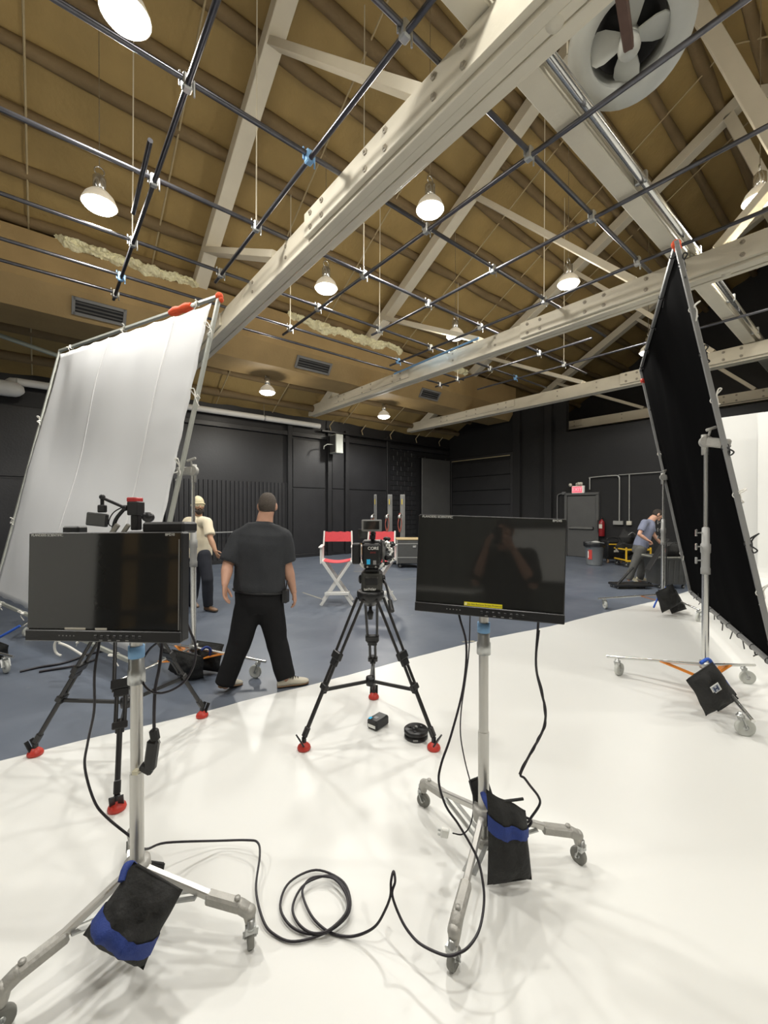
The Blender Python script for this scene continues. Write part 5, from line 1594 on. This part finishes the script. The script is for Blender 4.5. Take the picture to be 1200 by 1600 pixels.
MB().box((.12, 0, .012), (.2, .2, .02), ch=.004).build('board_foot', BLACKM, ap)

# ================================================================== CABLES
def cable(label, pts, r, sub=6, extras=None):
    base = V((pts[0].x, pts[0].y, 0))
    t, off = camthing('cable', label, 'cable', base.x, base.y, 0, 'cables')
    MB(off).tube(smooth_path(pts, sub), r, 8).build('cable_run', CABLE, t)
    return t, off
def zz(px, py, z): return Az(px, py, z)
main = [V((-1.10, 1.60, 1.30)), V((-1.09, 1.60, 1.16)), A(147, 1050, 1.57), A(146, 1110, 1.58), A(136, 1160, 1.60), A(131, 1200, 1.62), A(145, 1252, 1.63), A(165, 1279, 1.64), A(208, 1314, 1.66),
        zz(226, 1329, .19), zz(258, 1319, .14), zz(337, 1316, .05), zz(385, 1315, .06), zz(402, 1319, .07), zz(405, 1340, .06), zz(399, 1392, .03), zz(410, 1441, .02), zz(428, 1464, .012), zz(460, 1475, .012), zz(510, 1460, .014),
        zz(541, 1435, .02), zz(547, 1408, .02), zz(533, 1378, .02), zz(493, 1362, .02), zz(452, 1381, .02), zz(437, 1417, .018), zz(450, 1447, .016), zz(478, 1462, .014), zz(512, 1459, .02),
        zz(543, 1433, .03), zz(545, 1405, .03), zz(531, 1381, .03), zz(510, 1371, .03), zz(475, 1385, .026), zz(457, 1417, .02), zz(463, 1443, .016), zz(485, 1461, .02), zz(513, 1457, .03),
        zz(541, 1428, .04), zz(540, 1400, .04), zz(520, 1375, .036), zz(488, 1374, .03), zz(473, 1390, .026), zz(474, 1408, .022), zz(488, 1437, .016), zz(512, 1459, .012), zz(540, 1467, .012), zz(565, 1463, .03),
        zz(587, 1450, .07), zz(601, 1427, .12), zz(610, 1403, .17), zz(611, 1380, .21), zz(615, 1364, .23), zz(617.5, 1380, .21), zz(613, 1402, .18), zz(627, 1440, .13), zz(643, 1465, .11), zz(662, 1482, .11), zz(697, 1497, .125),
        zz(718, 1493, .14), zz(735, 1481, .155), zz(750, 1455, .175), zz(757, 1415, .21), zz(755, 1380, .25), zz(745, 1340, .30), zz(718, 1292, .38), zz(697, 1261, .45), zz(686, 1224, .53), A(690, 1194, 1.68), A(705, 1150, 1.72), A(724, 1075, 1.78), A(729, 1010, 1.81), A(719, 968, 1.83), A(714, 945, 1.86)]
cable('black video cable coiled on the white floor, running between both monitors', main, .0048)
cable('thin black lead hanging behind the right monitor down to its stand base', [A(735, 950, 1.86), A(733, 1017, 1.87), A(727, 1067, 1.87), A(721, 1110, 1.88), A(720, 1150, 1.88), A(727, 1191, 1.89), A(736, 1226, 1.9), A(740, 1249, 1.9), A(739, 1276, 1.9), A(733, 1296, 1.9), A(722, 1306, 1.9), A(708, 1304, 1.88)], .003)
pl_, off = camthing('cable_plug', 'small white connector dangling by the right monitor stand', 'connector', *A(695, 1303, 1.87))
MB().box((0, 0, 0), (.036, .022, .04), rotm(0, 12, 0), .004).build('plug_body', LETTER, pl_)
for z in (-.01, .01): MB().tube([(-.018, 0, z), (-.03, 0, z + .003)], .004, 6).build('plug_pin', GALV, pl_)
cable('twisted black power lead hanging from the right end of the right monitor', [A(843, 950, 1.80), A(841, 980, 1.80), A(838, 1040, 1.81), A(846, 1080, 1.82), A(853, 1110, 1.82), A(851, 1135, 1.83), A(843, 1155, 1.84), A(833, 1172, 1.85), A(821, 1195, 1.86), A(814, 1212, 1.86), A(820, 1217, 1.86), A(829, 1229, 1.86), A(842, 1246, 1.86), A(844, 1259, 1.86), A(831, 1279, 1.86), A(826, 1286, 1.86), A(815, 1283, 1.86), A(805, 1268, 1.86), A(801, 1265, 1.86), A(810, 1274, 1.86), A(830, 1283, 1.86), A(828, 1292, 1.86), A(818, 1297, 1.86)], .0055)
tw = [A(843, 985, 1.795), A(838, 1040, 1.805), A(848, 1080, 1.815), A(851, 1110, 1.815), A(853, 1135, 1.825), A(841, 1155, 1.835), A(835, 1172, 1.845), A(819, 1195, 1.855), A(812, 1211, 1.855)]
cable('second lead twisted round the power lead at right', tw, .0035)
cable('black cable looping below the right side of the left monitor', [A(266, 975, 1.62), A(250, 1000, 1.62), A(233, 1015, 1.62), A(220, 1038, 1.6), A(222, 1066, 1.58), A(238, 1082, 1.56), A(262, 1081, 1.56), A(287, 1066, 1.58), A(302, 1040, 1.6), A(305, 1010, 1.61), A(296, 985, 1.61), A(288, 965, 1.6)], .0045)
cable('black lead carrying the power adapter below the left monitor', [A(250, 985, 1.6), A(252, 1010, 1.6), A(248, 1045, 1.58), A(242, 1075, 1.57), A(240, 1110, 1.56), A(240, 1140, 1.56), A(243, 1152, 1.56)], .006)
pa, off = camthing('power_adapter', 'black power adapter hanging beside the left monitor pole', 'adapter', *A(236, 1180, 1.56))
MB().box((0, 0, 0), (.042, .032, .115), rotm(0, 8, 0), .008).box((-.018, 0, -.052), (.05, .03, .035), rotm(0, 30, 0), .008).build('adapter_body', BLACK, pa)
MB().box((.012, -.002, .075), (.03, .026, .045), rotm(0, -10, 0), .006).build('plug', RUBBERB, pa)
MB().tube([(.025, -.004, .065), (.033, -.004, .045)], .003, 6).build('plug_prong', GALV, pa)
MB().box((-.052, -.012, -.058), (.02, .02, .014)).build('pale_tag', mat('cream_tag', (.7, .66, .5), .6), pa)
fc, off = camthing('cable', 'black cables snaking over the blue floor under the white silk', 'cable', -3.0, 4.2)
MB(off).tube(smooth_path([zz(30, 1050, .01), zz(60, 1043, .012), zz(100, 1036, .012), zz(140, 1022, .015), zz(170, 1016, .01)], 5), .012, 8).tube(smooth_path([zz(60, 1050, .012), zz(85, 1046, .012), zz(120, 1040, .02), zz(150, 1030, .012)], 5), .012, 8).build('cable_run', CABLE, fc)
wt, off = camthing('white_strap', 'white webbing loop hanging under the left monitor', 'strap', *A(88, 1010, 3.9))
MB().tube(smooth_path([(.03, .0, .04), (.0, 0, .05), (-.02, 0, .02), (-.02, 0, -.03), (.0, 0, -.07), (.04, 0, -.09)], 5), .011, 8).tube(smooth_path([(.02, 0, .03), (.1, .0, -.0), (.2, 0, -.06), (.26, 0, -.1)], 4), .012, 8).build('strap_loop', CORD, wt)

# tape remnants on the blue floor
def tape(label, px, py, L, w, rz):
    p = zz(px, py, 0)
    t, off = camthing('floor_tape', label, 'tape', p.x, p.y)
    n = 14; vs = []
    r3 = rotm(0, 0, rz)
    for i in range(n + 1):
        x = L * (i / n - .5)
        for s in (-1, 1): vs.append(r3 @ V((x, s * w / 2 * (.5 + .9 * abs(noise.noise(V((x * 9, s, px))))), .003)))
    o = MB().add(vs, [(2 * i, 2 * i + 1, 2 * i + 3, 2 * i + 2) for i in range(n)]).build('tape_strip', mat('worn_tape', (.42, .39, .30), .7, var=.3, scale=20), t)
tape('worn pale tape streak on the blue floor left of the director chair', 487, 931, .75, .035, -52)
tape('worn tan tape scrap on the blue floor beside the director chair', 562, 893, .32, .09, 8)
tape('flaked white paint scrap on the blue floor under the right monitor', 732, 1003, .16, .05, 12)
tape('worn pale tape streak on the blue floor left of the right monitor', 640, 905, .5, .025, 30)

# ================================================================== THE STUDIO BEHIND THE VIEWPOINT (seen in the two screens)
wf = thing('white_flat', 'tall white painted flat standing behind the viewpoint, mirrored in the left monitor', 'flat', (-4.9, 2.35, .0), 0)
MB().box((0, 0, 1.5), (.06, 2.1, 3.0), ch=.008).build('flat_panel', WHITEW, wf)
for y in (-1.0, 1.0): MB().bar((-.05, y, 0), (-.05, y, 2.9), .05, .05, up=(0, 1, 0)).build('flat_batten', WOOD, wf)
MB().bar((-.06, 0, 2.2), (-1.0, 0, .03), .04, .07, up=(0, 1, 0)).build('flat_brace', WOOD, wf)
bw = thing('timber_rack', 'brown timber rack standing behind the viewpoint, mirrored in the left monitor', 'rack', (-6.2, .2, 0), 0)
for y in (-1.6, -.9, -.2, .5): MB().box((0, y, 1.4), (.08, .22, 2.8), ch=.006).build('rack_post', WOOD, bw)
for z in (.3, 1.2, 2.4): MB().box((0, -.55, z), (.3, 2.4, .05), ch=.006).build('rack_shelf', mat('dark_board', (.12, .07, .04), .6), bw)
tbk = thing('folding_table', 'long pale folding table behind the viewpoint, mirrored in the right monitor', 'table', R(-2.5, -4.6), YAW)
MB().box((0, 0, .74), (1.8, .75, .04), ch=.01).build('tabletop', LETTER, tbk)
for x in (-.8, .8):
    for y in (-.3, .3): MB().tube([(x, y, 0.005), (x, y, .73)], .015, 8).build('leg', GREYM, tbk)
wp2 = thing('white_screen', 'white projection screen in a black border behind the viewpoint, mirrored at right', 'screen', R(-.45, -4.9), YAW)
MB().box((0, 0, 1.5), (1.5, .04, 1.0), ch=.006).build('screen_surface', WHITEW, wp2)
for x in (-.79, .79): MB().box((x, 0, 1.5), (.1, .06, 1.18), ch=.006).build('screen_border', BLACKM, wp2)
for z in (.95, 2.05): MB().box((0, 0, z), (1.68, .06, .1), ch=.006).build('screen_border', BLACKM, wp2)
for x in (-.6, .6):
    MB().tube([(x, .0, 0.01), (x, 0, .95)], .02, 8).bar((x, -.3, .02), (x, .3, .02), .03, .03).build('screen_leg', BLACKM, wp2)
cu = thing('grey_drape', 'unseen grey-green drape behind the viewpoint, lightened to brighten the screen reflections', 'drape', R(0, -6.3), YAW)
cs = [(x * .06 - 4.5, .05 * math.sin(x * .9) + .02 * math.sin(x * 2.3)) for x in range(151)]
m_ = MB().add([(x, y, z) for z in (.02, 4.2) for x, y in cs], [(i, i + 1, i + 152, i + 151) for i in range(150)], True)
m_.build('drape_cloth', mat('drape_grey', (.16, .165, .145), .9), cu)  # out-of-view cloth, tinted lighter so the dark screens mirror more
MB().tube([(-4.6, 0, 4.22), (4.6, 0, 4.22)], .025, 8).build('drape_pipe', PIPE, cu)
for x in (-4.5, 4.5): MB().tube([(x, 0, 0), (x, 0, 4.22)], .025, 8).box((x, 0, .015), (.5, .5, .03), ch=.005).build('drape_upright', PIPE, cu)
